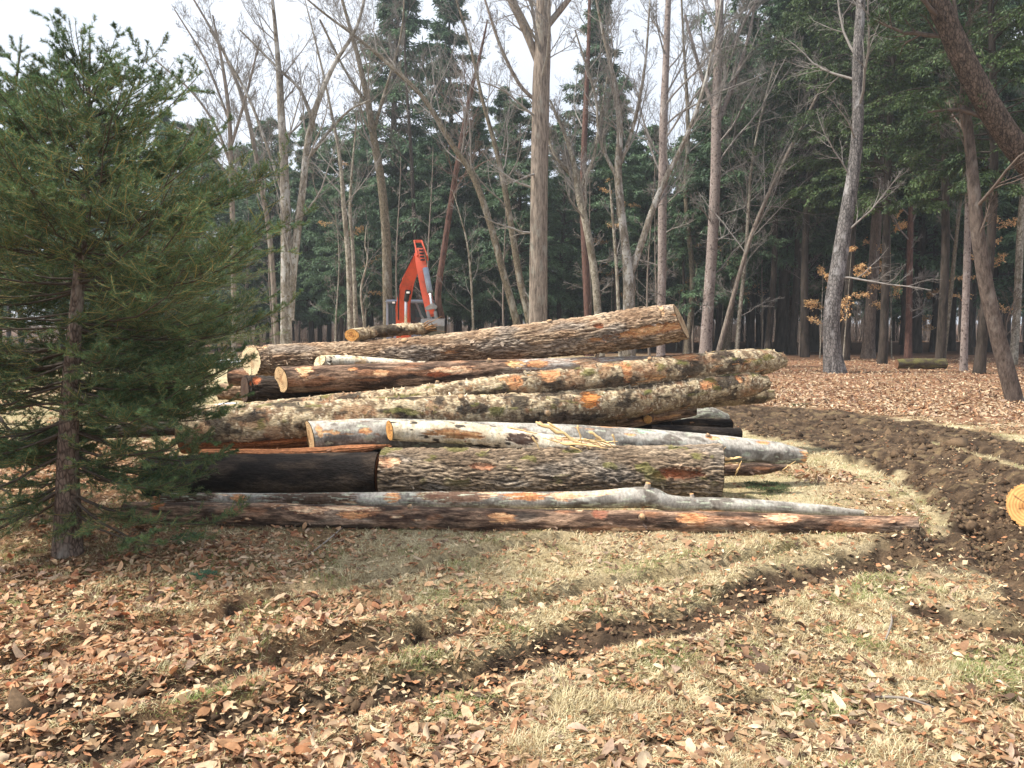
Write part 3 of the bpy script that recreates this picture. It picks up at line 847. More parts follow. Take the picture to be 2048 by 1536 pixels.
grey = log('smooth_grey_log', 'smooth grey log with a pale sawn end resting on the thick oak log', [(620, 873, 7.30, 31), (760, 868, 7.32, 31), (1000, 874, 7.36, 30), (1240, 882, 7.4, 28), (1441, 898, 7.45, 27), (1570, 909, 7.5, 24), (1604, 912, 7.5, 21)], 'beech', 5,
           (TAN, None), patches=-.02, patch_col=ORP, res=.009, lichen=.04, taper_end=.06, shear0=(-.10, .52),
           spots=((.015, 65, .04, .06, TAN), (.12, 70, .05, .03, ORP), (.66, 20, .09, .05, (.3, .42, .34)), (.80, 30, .07, .03, ORP), (.9, 30, .06, .03, ORP)), wob=.0)
white = log('white_birch_log', 'pale birch log with a sawn left end and a splintered right end', [(780, 861, 6.98, 20), (900, 866, 6.96, 22), (1000, 876, 6.93, 23), (1100, 890, 6.9, 21), (1222, 897, 6.9, 15)], 'white', 6,
            (ORG, None), res=.008, taper_end=.12, shear0=(-.08, .55), spots=((.3, 85, .25, .04, (.33, .2, .1)), (.6, 70, .12, .05, (.08, .06, .05)), (.8, 30, .12, .04, TNP), (.93, 20, .1, .07, PALE)), wob=.004)
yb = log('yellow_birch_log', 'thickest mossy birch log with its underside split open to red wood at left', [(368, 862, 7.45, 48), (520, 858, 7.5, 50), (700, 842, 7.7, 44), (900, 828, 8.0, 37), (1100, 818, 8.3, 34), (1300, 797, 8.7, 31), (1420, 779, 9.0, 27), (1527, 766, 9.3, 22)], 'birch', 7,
         ((.5, .42, .3), TAN), patches=.0, patch_col=ORP, moss=.03, res=.010, wood_below=(.30, 112, 215, (.50, .21, .09)), wob=.0,
         spots=((.63, 60, .10, .10, (.60, .27, .09)), (.86, 60, .12, .06, ORP), (.93, 45, .05, .05, ORP)), taper_end=.03)
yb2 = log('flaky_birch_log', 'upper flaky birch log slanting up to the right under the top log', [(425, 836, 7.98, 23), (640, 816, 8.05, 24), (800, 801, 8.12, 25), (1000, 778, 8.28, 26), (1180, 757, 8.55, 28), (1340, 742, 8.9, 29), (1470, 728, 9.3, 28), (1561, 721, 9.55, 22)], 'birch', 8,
          (TAN, (.4, .33, .2)), patches=.02, patch_col=ORP, moss=.06, res=.011, taper_end=.03,
          spots=((.47, 60, .08, .08, ORP), (.53, 45, .12, .08, ORP), (.66, 60, .05, .14, ORP), (.78, 20, .18, .06, ORP)))
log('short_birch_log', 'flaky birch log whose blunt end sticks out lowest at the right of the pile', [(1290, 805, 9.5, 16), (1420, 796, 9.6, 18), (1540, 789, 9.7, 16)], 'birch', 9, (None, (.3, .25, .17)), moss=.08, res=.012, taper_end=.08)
log('torn_brown_log', 'short brown log with torn orange end under the mossy birch log', [(1180, 848, 9.0, 18), (1290, 832, 9.1, 18), (1388, 819, 9.2, 13)], 'brown', 10, (None, ORG), patches=.06, patch_col=ORP, res=.012)
st_ = LOGS[-1]; stub(st_[:6], .55, 95, .08, .05, (.16, .1, .07), -.3, ORG)
log('thin_dark_log', 'thin dark log in the muddy gap at the right under the birch logs', [(1270, 862, 9.6, 13), (1380, 850, 9.7, 13), (1462, 848, 9.8, 10)], 'dark', 11, (None, (.4, .2, .1)), patches=.08, patch_col=ORP, res=.012)
log('lichen_log', 'blue grey lichen covered log end at the right of the gap', [(1330, 852, 10.2, 10), (1405, 830, 10.2, 17), (1452, 838, 10.3, 12)], 'beech', 41, (None, (.45, .25, .13)), res=.012, lichen=.35)
log('mud_log', 'half buried dark log behind the smooth grey log at right', [(1300, 862, 8.6, 14), (1480, 868, 8.7, 12)], 'dark', 42, (None, DKC), res=.014)
dk = log('dark_brown_log', 'dark brown log with scraped bark and pale sawn end below the top log', [(563, 759, 8.35, 26), (760, 754, 8.45, 27), (930, 747, 8.6, 25), (1100, 735, 8.8, 20), (1250, 728, 9.05, 16), (1365, 720, 9.3, 11)], 'brown', 12,
         (TAN, TAN), patches=.0, patch_col=TNP, res=.010, shear0=(-.1, .68),
         spots=((.055, 40, .10, .10, (.72, .52, .3)), (.23, 68, .09, .03, (.66, .44, .25)), (.165, 45, .05, .03, ORP), (.40, 68, .24, .045, TNP), (.36, 85, .12, .03, (.35, .12, .06)), (.55, 50, .12, .05, (.7, .5, .25)), (.66, 30, .45, .25, (.46, .43, .38)), (.84, 30, .5, .25, (.46, .43, .39)), (.60, 55, .12, .05, ORP), (.72, 60, .14, .05, TNP)))
log('black_butt_log', 'short black barked log with a red scar left below the dark brown log', [(490, 778, 8.5, 25), (560, 780, 8.55, 25), (900, 792, 8.9, 22)], 'oak_dark', 13, ((.08, .05, .035), DKC), res=.010, shear0=(0, .5), spots=((.10, 40, .06, .05, (.55, .2, .09)), (.03, 60, .05, .03, (.4, .15, .07))))
top = log('top_oak_log', 'large pale oak log lying across the very top of the pile', [(503, 721, 9.0, 29), (700, 715, 9.0, 30), (900, 700, 9.0, 30), (1000, 688, 9.0, 31), (1171, 671, 9.0, 35), (1280, 656, 9.0, 38), (1362, 643, 9.0, 34)], 'oak_tan', 14,
          (PALE, (.42, .29, .17)), res=.010, shear0=(.0, .95), shear1=(-.28, -.35), patches=-.12, patch_col=(.55, .3, .15), patch_f=(1.8, 4), wob=.0,
          spots=((.02, 5, .12, .08, (.70, .55, .33)), (.96, 28, .05, .11, PALE), (.80, 62, .05, .03, (.25, .1, .05)), (.93, 100, .5, .05, (.55, .33, .17))))
log('split_log', 'pale split log wedge between the top log and dark brown log', [(640, 722, 8.75, 12), (700, 722, 8.78, 11), (850, 732, 8.8, 9)], 'white', 15, (PALE, None), patches=.2, patch_col=TAN, res=.010, shear0=(.5, 1.0))
sm = log('small_torn_log', 'small bent log with an orange end lying on top of the top log', [(704, 670, 8.95, 11), (745, 665, 9.05, 11), (800, 659, 9.1, 11.5), (850, 658, 9.1, 10), (868, 657, 9.1, 7)], 'birch', 16, (ORG, None), moss=.0, res=.008, taper_end=.12, wob=0, shear0=(0, .95))
log('brown_stub_log', 'brown log end showing left behind the pale top log', [(461, 753, 9.3, 19), (620, 752, 9.35, 18)], 'brown', 17, (DKC, None), res=.012)
log('left_back_log', 'tan log end low behind the black barked log at left', [(440, 784, 9.5, 14), (620, 790, 9.5, 14)], 'oak_tan', 18, (DKC, None), res=.014)
log('shaded_log', 'dark brown log lying left of the pile behind the spruce branches', [(150, 872, 8.6, 11), (230, 862, 8.5, 13), (360, 855, 8.4, 15)], 'dark', 19, (DKC, DKC), res=.012)
log('splintered_log', 'thin brown log with a splintered tip at right behind the oak log', [(1420, 940, 7.12, 13), (1500, 939, 7.12, 13), (1566, 935, 7.12, 8)], 'brown', 20, (None, None), patches=.12, patch_col=TNP, res=.009, taper_end=.25)
log('mossy_log', 'old mossy log lying on the forest floor between the trees at right', [(1793, 728, 26.5, 9.5), (1840, 727, 26.5, 10.5), (1890, 728, 26.5, 10.5)], 'mossy', 21, (DKC, DKC), res=.03, group='logs lying outside the pile')
log('orange_end_log', 'log with a bright orange sawn face cut off by the right photo edge', [(2062, 1012, 6.0, 44), (2400, 1030, 6.3, 46)], 'oak', 22, ((.70, .38, .14), TAN), res=.010, group='logs lying outside the pile', shear0=(0, .35), wob=0)
# filler logs added inside the pile so that its gaps come out dark
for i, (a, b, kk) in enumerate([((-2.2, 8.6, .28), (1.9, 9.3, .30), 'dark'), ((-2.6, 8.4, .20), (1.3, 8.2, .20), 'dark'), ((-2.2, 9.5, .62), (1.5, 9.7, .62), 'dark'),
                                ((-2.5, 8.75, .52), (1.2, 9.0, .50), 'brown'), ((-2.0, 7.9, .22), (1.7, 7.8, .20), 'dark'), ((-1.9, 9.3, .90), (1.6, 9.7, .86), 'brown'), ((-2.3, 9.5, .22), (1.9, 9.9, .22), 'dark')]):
    log('filler_log', ['added dark filler log in the gap above the wet log', 'lowest added filler log behind the thick oak log', 'added dark filler log deep behind the black barked log', 'added brown filler log under the black barked log', 'added dark filler log directly behind the thick oak log',
                       'added brown filler log just under the top log', 'rearmost added filler log on the ground behind the pile'][i],
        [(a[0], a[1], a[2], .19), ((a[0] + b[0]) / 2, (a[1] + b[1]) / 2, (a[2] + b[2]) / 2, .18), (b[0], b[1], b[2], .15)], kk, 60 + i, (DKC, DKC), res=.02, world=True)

for lg_, lst in ((front, [(.38, 20, .03, .018), (.66, 50, .02, .022)]), (yb, [(.42, 35, .05, .03), (.70, 10, .04, .022), (.55, 95, .03, .03)]), (yb2, [(.35, 10, .04, .02), (.72, 25, .05, .022)]), (dk, [(.48, 25, .03, .025), (.75, 10, .05, .018)]), (grey, [(.45, 15, .03, .022), (.78, 20, .03, .02)]), (top, [(.36, 35, .03, .035), (.70, 15, .035, .03)])):
    for a_ in lst: stub(lg_, *a_, (.24, .18, .13), R.uniform(-.4, .4), (.42, .27, .15))
# splinters: one thing per sliver
def sliver(name, label, a, b, w, th, col, parent=None, group='splinters on the pile', k=7, jag=.5):
    a, b = A(a), A(b); t = norm(b - a); sd_ = norm(np.cross(t, A([0, -.7, .7]))); up = np.cross(sd_, t)
    n = 9; V = []
    for i in range(n):
        f = i / (n - 1); ww = w * .62 * (1 - .8 * f ** 1.6) * (.35 if i == 0 else 1) * R.uniform(.6, 1.3) + .0015; tt = th * (1 - .7 * f ** 2) * R.uniform(.6, 1.3) + .001
        c = a * (1 - f) + b * f + up * .012 * math.sin(f * 3) * jag
        c = c + sd_ * w * .10 * R.normal()
        for s1, s2 in ((-1, -.6), (-.3, -1), (1, -.5), (.8, .6), (0, 1), (-.9, .5)):
            V.append(c + sd_ * ww * .5 * s1 + up * tt * .5 * s2 * R.uniform(.8, 1.2))
    m = 6; F = [[i * m + j, i * m + (j + 1) % m, (i + 1) * m + (j + 1) % m, (i + 1) * m + j] for i in range(n - 1) for j in range(m)]
    V = A(V); o = V[0].copy()
    C = np.tile(A(col), (len(V), 1)) * R.uniform(.85, 1.1, (len(V), 1))
    me = mesh_np(name, V - o, [A(F), A([list(range(m))[::-1], [(n - 1) * m + j for j in range(m)]])], M_CHIP, C)
    ob = link(name, me, loc=tuple(o))
    if parent is not None:
        ob.parent = parent; ob.matrix_parent_inverse = parent.matrix_basis.inverted()
    elif label: tag(ob, label, 'splinter', group)
    return ob
WD = (.72, .50, .24)
for i, (a, b, w, lab) in enumerate([((1072, 842, 6.78), (1182, 896, 6.75), .075, 'widest pale splinter lying on the broken birch end'), ((1155, 850, 6.74), (1165, 895, 6.72), .03, 'upright splinter beside the widest splinter'),
        ((1178, 862, 6.78), (1212, 884, 6.78), .06, 'flat pale chip right of the widest splinter'), ((1015, 855, 6.75), (1075, 868, 6.75), .025, 'thin splinter lying left of the widest splinter'), ((1065, 873, 6.7), (1080, 900, 6.68), .028, 'short splinter hanging over the oak log'),
        ((1225, 868, 6.9), (1231, 893, 6.9), .03, 'curved pale bark shred at the far birch end'), ((1120, 885, 6.72), (1215, 897, 6.72), .05, 'low tan splinter flat on the oak log bark'), ((1095, 845, 6.8), (1130, 868, 6.8), .03, 'thin splinter behind the widest splinter'), ((1140, 893, 6.62), (1165, 903, 6.6), .02, 'small yellow chip on top of the oak log')]):
    sliver('splinter', lab, P(*a), P(*b), w, .012, A(WD) * (.85 + .06 * (i % 4)))
for i, (a, b, w, lab) in enumerate([((1440, 921, 6.9), (1484, 914, 6.85), .06, 'broad tan splinter at the right end of the oak log'), ((1438, 912, 6.85), (1452, 893, 6.85), .012, 'thin splinter pointing up at the right end of the oak log'),
        ((1470, 952, 6.95), (1484, 922, 6.92), .025, 'pale sliver leaning on the splintered log'), ((1565, 940, 7.0), (1592, 922, 7.0), .012, 'long thin stick right of the splintered log'), ((1442, 928, 6.9), (1478, 926, 6.88), .03, 'lower tan splinter at the right end of the oak log')]):
    sliver('splinter', lab, P(*a), P(*b), w, .010, WD)
for i in range(14):
    a_ = (1085 + 125 * R.rand(), 872 + 14 * R.rand(), 6.78); q_ = R.normal(0, 1, 2)
    sliver('torn_fibre', None, P(*a_), P(a_[0] + 30 + 12 * q_[0], a_[1] + 6 + 9 * q_[1], 6.76), .018, .006, A(WD) * R.uniform(.8, 1.15), parent=white[0])
# torn sprays of the small log on the top
for a, b, w in [((845, 655), (884, 632), .012), ((850, 652), (868, 641), .02), ((855, 660), (893, 664), .007), ((850, 657), (875, 648), .03), ((848, 648), (862, 640), .02), ((858, 655), (882, 650), .012), ((852, 659), (872, 656), .03)]:
    sliver('torn_fibre', None, P(*a, 9.05), P(*b, 9.0), w, w * .8, (.34, .19, .09), parent=sm[0])
for a, b, lab in [((612, 1118), (690, 1052), 'bare grey stick lying on the leaves before the front log'), ((1700, 1405), (1905, 1428), 'thin grey twig on the dry grass at lower right'), ((1770, 1290), (1782, 1235), 'pale curved twig on the straw at right')]:
    g0, g1 = G(*a), G(*b); m = (g0 + g1) / 2
    pts = A([g0, m + A([.02, .01, 0]), g1]); pts[:, 2] = ground_h(pts[:, 0], pts[:, 1]) + .012; pts[1, 2] += .015
    sp = smooth_path(np.c_[pts, [.004, .006, .002]], 14)
    V, F = sweep(sp[None, :, :3], sp[None, :, 3], 6, rough=.1)
    tag(link('stick', mesh_np('stick', V - g0, F, M_TWIG, np.tile(A([.24, .21, .18]), (len(V), 1)), True), loc=tuple(g0)), lab, 'stick', 'sticks lying on the lawn')

# ------------------------------------------------------------------ branching generators
def kids(paths, radii, cnt, t0, t1, ang, lenf, rr, upb=0.0, wig=.12, npts=5, droop=0.0, flat=None, tipr=.3, lenpow=0.6, parL=None):
    """children of a batch of branches. paths (B,n,3) -> (B*cnt,npts,3)"""
    B, n, _ = paths.shape
    L = np.linalg.norm(np.diff(paths, axis=1), axis=2).sum(1) if parL is None else parL
    t = t0 + (t1 - t0) * ((np.arange(cnt)[None, :] + R.rand(B, cnt)) / cnt)
    f = t * (n - 1); i = np.clip(f.astype(int), 0, n - 2); fr = (f - i)[..., None]
    bi = np.arange(B)[:, None]
    p0 = paths[bi, i] * (1 - fr) + paths[bi, i + 1] * fr
    d = norm(paths[bi, i + 1] - paths[bi, i])
    r0 = radii[bi, i] * (1 - fr[..., 0]) + radii[bi, i + 1] * fr[..., 0]
    q = R.normal(size=d.shape)
    if flat is not None:      # side shoots lie in the plane given by the branch and horizontal
        side = norm(np.cross(d, A([0, 0, 1.0]))) * np.where((np.arange(cnt) % 2 == 0), 1, -1)[None, :, None]
        q = side + flat * q * .5
    q = norm(q - (q * d).sum(-1, keepdims=True) * d)
    a = ang * (1 + .25 * R.normal(size=(B, cnt, 1)))
    dr = norm(np.cos(a) * d + np.sin(a) * q)
    ln = (lenf * L[:, None] * (1.08 - t) ** lenpow * R.uniform(.6, 1.15, (B, cnt)))[..., None]
    P_ = np.zeros((B, cnt, npts, 3)); P_[:, :, 0] = p0
    cur = dr
    for k in range(1, npts):
        cur = norm(cur + wig * R.normal(size=cur.shape) + A([0, 0, 1.0]) * (upb - droop * (k / npts)))
        P_[:, :, k] = P_[:, :, k - 1] + cur * ln / (npts - 1)
    rad = (r0 * rr)[..., None] * np.linspace(1, tipr, npts)
    return P_.reshape(-1, npts, 3), rad.reshape(-1, npts)

def tree_trunk_mesh(name, path, rad, mat, k=18, flare=.35, rough=0.03):
    n = len(path)
    s = np.r_[0, np.cumsum(np.linalg.norm(np.diff(path, axis=0), axis=1))]
    rad = rad * (1 + flare * np.exp(-s / .45))
    V, F = sweep(path[None], rad[None], k)
    ring = np.repeat(np.arange(n), k); th = np.tile(np.arange(k), n) * 2 * math.pi / k
    c = path[ring]; z = s[ring]
    f = 1 + rough * pn(z * 2.2, np.cos(th) * 2, np.sin(th) * 2 + path[0, 0]) + .10 * np.exp(-z / .35) * np.cos(th * 4 + path[0, 0]) * flare
    V = c + (V - c) * f[:, None]
    return V, F

TREE_LIST = []
def px_path(pts, Y0, n=60, wob=0.0):
    """pixel polyline (px,py,wpx[,Y]) -> smooth world path and radii, first point dropped to the ground"""
    q = []
    for p in pts:
        Y = p[3] if len(p) > 3 else Y0
        q.append([*P(p[0], p[1], Y), p[2] * .5 * Y / FPX])
    q = A(q)
    if q[0, 2] > 0.06:
        d = q[0] - q[1]; k = min(q[0, 2] / max(-d[2], .05), 4)
        b = q[0] + d * k * .8; b[2] = 0.0; b[1] = q[0, 1]; b[3] = q[0, 3] * 1.08
        q = np.vstack([b, q])
    q[0, 2] = float(ground_h(q[0, 0], q[0, 1])) - .12
    sp = smooth_path(q, n)
    return sp[:, :3], np.maximum(sp[:, 3], .004)

HERO = []
def bare_tree(label, pts, Y0, mat, tw=(.20, .185, .172), stems=(), t0=.45, n1=13, n2=7, n3=7, n4=4, l1=.32, up=.10, name='bare_tree', cat='tree', group=None, leaves=0, ang=.75, flare=.3, low=0, dens_top=True):
    path, rad = px_path(pts, Y0)
    HERO.append((pts[0][0], label))
    base = path[0].copy(); base[2] += .12
    root = empty(name, tuple(base), label, cat, group)
    V, F = tree_trunk_mesh('trunk', path, rad, mat, flare=flare)
    tp = [(V, F)]; allp = [(path, rad)]
    for st in stems:
        p2 = A([[*P(p[0], p[1], p[3] if len(p) > 3 else Y0), p[2] * .5 * Y0 / FPX] for p in st]); sp = smooth_path(p2, 40)
        V, F = tree_trunk_mesh('trunk', sp[:, :3], np.maximum(sp[:, 3], .004), mat, flare=0, k=14); tp.append((V, F)); allp.append((sp[:, :3], np.maximum(sp[:, 3], .004)))
    V, F, _ = catenate(tp)
    link('trunk', mesh_np('trunk', V - base, F, mat, None, True), root)
    cp = []; lv = []
    for q, (pa, ra) in enumerate(allp):
        L = np.linalg.norm(np.diff(pa, axis=0), axis=1).sum()
        a0 = t0 if q == 0 else .12
        m1 = n1 if q == 0 else max(4, int(n1 * .7))
        p1, r1 = kids(pa[None], ra[None], m1, a0, .98, ang, l1, .30, up, .13, 8, tipr=.22)
        r1 = np.minimum(r1, .042)
        if q == 0 and low:
            pl, rl = kids(pa[None], ra[None], low, .12, a0, 1.2, l1 * .5, .16, .02, .14, 8, tipr=.25); p1 = np.r_[p1, pl]; r1 = np.r_[r1, rl]
        p2, r2 = kids(p1, r1, n2 + 1, .15, .97, .65, .55, .5, up * .8, .14, 6, tipr=.3)
        p3, r3 = kids(p2, r2, n3, .15, .97, .65, .6, .6, up * .6, .15, 4, tipr=.35)
        p4, r4 = kids(p3, r3, n4, .25, .97, .6, .55, .7, up * .5, .16, 3, tipr=.5)
        mn = .0026 * max(1, Y0 / 22)
        for p, r, k in ((p1, r1, 7), (p2, r2, 5), (p3, r3, 3), (p4, r4, 3)):
            V, F = sweep(p, np.maximum(r, mn), k); cp.append((V, F, A(tw) * (1.15 if k > 4 else 1)))
        if leaves:
            for pp_, cn in ((p4, leaves), (p3, leaves)):
                c_, d_ = along(pp_, cn, .1); c_ = c_ + R.normal(0, .03, c_.shape); lv.append((c_, d_))
    V, F, C = catenate(cp)
    link('crown', mesh_np('crown', V - base, F, M_TWIG, C, True), root)
    if lv:
        c_ = np.concatenate([a for a, b in lv]); d_ = np.concatenate([b for a, b in lv])
        V, F = quads_at(c_, R.uniform(.06, .12, len(c_)), np.full(len(c_), .022), dirs=d_)
        C = np.repeat(mix3(A([.02, .045, .02]), A([.08, .13, .05]), R.rand(len(c_))), 4, 0)
        link('foliage', mesh_np('foliage', V - base, F, M_NEEDLE, C), root)
    return root, base, lv, cp

def quads_at(c, L, w, nrm_bias=.0, dirs=None, droop=0.0):
    """small diamond faces at points c"""
    n = len(c)
    d = norm(R.normal(size=(n, 3)) * A([1, 1, .35])) if dirs is None else norm(dirs + .45 * R.normal(size=(n, 3)))
    d = norm(d - A([0, 0, droop]))
    up = norm(A([0, 0, 1.0]) + .7 * R.normal(size=(n, 3)))
    s = norm(np.cross(d, up))
    L = np.asarray(L).reshape(-1, 1); w = np.asarray(w).reshape(-1, 1)
    V = np.stack([c, c + d * L * .5 + s * w * .5, c + d * L, c + d * L * .5 - s * w * .5], 1).reshape(-1, 3)
    return V, np.arange(n * 4).reshape(n, 4)

def along(paths, cnt, t0=.1, t1=1.0):
    B, n, _ = paths.shape
    t = t0 + (t1 - t0) * R.rand(B, cnt); f = t * (n - 1); i = np.clip(f.astype(int), 0, n - 2); fr = (f - i)[..., None]
    bi = np.arange(B)[:, None]
    return (paths[bi, i] * (1 - fr) + paths[bi, i + 1] * fr).reshape(-1, 3), norm(paths[bi, i + 1] - paths[bi, i]).reshape(-1, 3)

# ------------------------------------------------------------------ near spruces on the left
def spruce_mesh(H, prof, nb, seed, needle=.017, lean=(0, 0), nl=12, ns=6, gold=.35, nneed=42):
    """prof: function height -> branch length. returns trunk V,F and crown V,F,C"""
    z = np.linspace(0, H, 40)
    path = np.stack([lean[0] * z / H + .02 * np.sin(z * 2 + seed), lean[1] * z / H + .02 * np.cos(z * 1.7), z], 1)
    rad = .078 * (1 - z / H) ** 1.1 + .004
    tv, tf = tree_trunk_mesh('t', path, rad, None, k=20, flare=.25)
    hs = np.sort(H * (0.08 + .82 * R.rand(nb) ** .8)); hs = hs + .35 * (np.round(hs / .23) * .23 - hs); hs[-5:] = H * A([.86, .88, .90, .905, .91])
    P1 = np.zeros((nb, 10, 3)); az = R.rand(nb) * 2 * math.pi
    for i, h in enumerate(hs):
        while h < 1.95 and abs((az[i] + math.pi / 2 + math.pi) % (2 * math.pi) - math.pi) < .75: az[i] = R.rand() * 2 * math.pi
        L = min(prof(h) * R.uniform(.7, 1.15), (H - h) * .95 + .08) * (1.0 if h < .84 * H else R.uniform(.7, 1.0)); f = h / H
        elev = -.22 + 1.2 * f ** 1.8 + R.normal(0, .08)
        b = A([np.interp(h, z, path[:, 0]), np.interp(h, z, path[:, 1]), h])
        d = A([math.cos(az[i]) * math.cos(elev), math.sin(az[i]) * math.cos(elev), math.sin(elev)])
        s = np.linspace(0, 1, 10)[:, None]
        P1[i] = b + d * L * s + A([0, 0, 1]) * (L * (-.16 * np.sin(s * 2.4) * (1 - f) + .12 * s ** 3))
        P1[i, 1:] += np.cumsum(R.normal(0, .010, (9, 3)), axis=0) * L
    R1 = (.004 + .009 * (1 - hs / H))[:, None] * np.linspace(1, .25, 10)
    P2, R2 = kids(P1, R1, nl, .10, .98, .80, .41, .5, .05, .06, 7, flat=.6, tipr=.4, lenpow=.4)
    fr_ = np.repeat(hs / H, nl); kp = R.rand(len(P2)) < np.where(fr_ > .88, .22, np.where(fr_ > .78, .55, np.where(fr_ < .2, .65, 1.0))); P2, R2 = P2[kp], R2[kp]
    P3, R3 = kids(P2, R2, ns, .10, .97, .7, .36, .6, .07, .06, 5, flat=.9, tipr=.6, lenpow=.35)
    fr_ = np.repeat(fr_[kp], ns); kp = R.rand(len(P3)) < np.where(fr_ > .8, .45, 1.0); P3, R3 = P3[kp], R3[kp]
    # leader and top shoots
    parts = []
    for p, r, k, cc in ((P1, R1, 6, (.085, .062, .045)), (P2, R2, 4, (.10, .08, .04)), (P3, np.maximum(R3, .0022), 3, (.34, .25, .09))):
        V, F = sweep(p, r, k); parts.append((V, F, A(cc)))
    def needles(p, cnt, t0, L, colr, tip=.0):
        c, d = along(p, cnt, t0, 1.02)
        n = len(c)
        q = R.normal(size=(n, 3)); q = norm(q - (q * d).sum(1, keepdims=True) * d)
        dr = norm(d * .62 + q * .85 + A([0, 0, .10]))
        ln = L * R.uniform(.7, 1.2, (n, 1)); s = norm(np.cross(dr, R.normal(size=(n, 3)))) * .0014
        V = np.stack([c - s, c + s, c + dr * ln], 1).reshape(-1, 3)
        t = np.clip(R.rand(n, 1) * .8 + .25 * (pn(c[:, 0] * 2.5, c[:, 1] * 2.5, c[:, 2] * 2.5 + seed)[:, None]), 0, 1)
        C = A(colr[0]) * (1 - t) + A(colr[1]) * t; C = C * np.clip(.95 + .55 * pn(c[:, 0] * 5, c[:, 1] * 5, c[:, 2] * 6 + seed), .45, 1.5)[:, None]
        return V, np.arange(n * 3).reshape(n, 3), np.repeat(C, 3, 0)
    dkg, ltg = (.040, .096, .050), (.21, .30, .11)
    parts.append(needles(P3, nneed, 0.0, needle, (dkg, ltg)))
    parts.append(needles(P2, int(nneed * 1.5), .15, needle, (dkg, ltg)))
    parts.append(needles(P1, int(nneed * 2.2), .45, needle, (dkg, ltg)))
    leader = path[None, -5:]; parts.append(needles(leader, 420, 0, needle * 1.0, (dkg, ltg)))
    V, F, C = catenate(parts)
    return tv, tf, V, F, C

def put_spruce(label, px, py, H, prof, nb, seed, tip=None, **kw):
    g = G(px, py); g[2] = float(ground_h(g[0], g[1]))
    lean = (0, 0)
    if tip:
        q = P(tip[0], tip[1], g[1]); H = q[2] - g[2]; lean = (q[0] - g[0], 0)
    tv, tf, V, F, C = spruce_mesh(H, prof, nb, seed, lean=lean, **kw)
    root = empty('spruce_tree', tuple(g), label, 'tree', 'young spruces at the left')
    link('trunk', mesh_np('trunk', tv - A([0, 0, .05]), tf, B_SPRUCE, None, True), root)
    link('crown', mesh_np('crown', V, F, M_NEEDLE, C), root)
    return root
def prof_a(h):
    return np.interp(h, [0, .4, .9, 1.25, 1.6, 2.0, 2.5, 3.0, 3.5, 3.75], [.85, 1.08, .95, 1.0, 1.42, 1.42, 1.0, .66, .32, .1])
sa = put_spruce('tall young spruce with its pointed leader against the sky, trunk bare at the base', 130, 1112, 3.7, prof_a, 205, 3, tip=(180, 52), nl=13, ns=7, nneed=56, needle=.024)
def prof_b(h):
    return np.interp(h, [0, .5, 1.2, 1.9, 2.5, 3.2, 3.9], [.7, 1.0, 1.35, 1.25, .95, .5, .12])
sb = put_spruce('spruce cut by the left photo edge beside the tall young spruce', -45, 1040, 3.75, prof_b, 135, 5, tip=(38, 75), nl=12, ns=6, nneed=52, needle=.025)
sc = put_spruce('bushy yellow green spruce behind the tall one, nearest the log pile', 290, 872, 3.05, lambda h: np.interp(h, [0, .5, 1.2, 1.9, 2.6, 3.1], [.6, .8, .85, 1.15, .8, .2]), 140, 8, tip=(395, 330), nl=12, ns=6, nneed=46, needle=.028)
sdp = put_spruce('slim spruce farther back between the tall spruce and bare trees', 400, 790, 5.6, lambda h: np.interp(h, [0, .5, 1.5, 3, 4.6, 6.3], [.8, 1.3, 1.7, 1.5, .9, .1]), 90, 9, tip=(405, 235), nl=12, ns=6, nneed=24, needle=.04)

# ------------------------------------------------------------------ named bare trees of the wood edge
T = bare_tree
T('straight thick oak trunk standing tallest in the centre behind the top log', [(1076, 640, 37), (1078, 400, 34), (1082, 180, 34), (1085, 100, 32), (1088, -60, 26), (1092, -260, 16), (1095, -420, 5)], 24, B_OAK,
  stems=[[(1075, 120, 16), (1050, 60, 14), (1020, 0, 11), (985, -80, 7)], [(1083, 210, 8), (1040, 170, 7), (1000, 90, 6), (970, 0, 4)], [(1088, 60, 14), (1150, -20, 10), (1200, -120, 6)]], t0=.5, n1=14, low=5)
T('twin stemmed maple with mottled bark left of the excavator', [(572, 680, 22), (572, 480, 20), (568, 330, 17), (562, 220, 14), (556, 120, 10), (545, 0, 6), (530, -120, 3)], 26, B_MAPLE, stems=[[(580, 640, 16), (588, 520, 16), (605, 380, 14), (615, 290, 13), (632, 215, 11), (668, 130, 8), (715, 50, 6), (740, -60, 3)], [(625, 240, 8), (600, 180, 6), (560, 140, 5), (480, 60, 3)],
  [(622, 310, 7), (660, 260, 6), (700, 220, 4), (740, 200, 3)], [(570, 400, 7), (530, 280, 6), (490, 180, 5), (420, 60, 3)]], t0=.5, n1=12, up=.14)
T('curving trunk with flaking bark rising directly behind the excavator', [(775, 600, 19), (772, 470, 18), (762, 360, 16), (748, 280, 15), (735, 200, 12), (715, 110, 9), (690, 20, 6), (660, -90, 3)], 31, B_OLIVE, stems=[[(745, 270, 8), (765, 200, 6), (800, 80, 4), (810, -20, 3)], [(735, 210, 7), (690, 140, 5), (640, 40, 4)]], t0=.5, n1=13, up=.14)
T('slim pale trunk left of the excavator cab', [(701, 640, 12), (697, 520, 11), (688, 420, 9), (680, 320, 7), (662, 220, 5), (640, 120, 4), (610, 0, 2)], 30, B_PALE, t0=.4, n1=10, n4=3)
T('thin pale trunk close beside the slim pale trunk', [(712, 650, 9), (706, 500, 7), (700, 420, 6), (705, 330, 4), (715, 220, 3)], 31, B_PALE, t0=.35, n1=8, n3=5, n4=3)
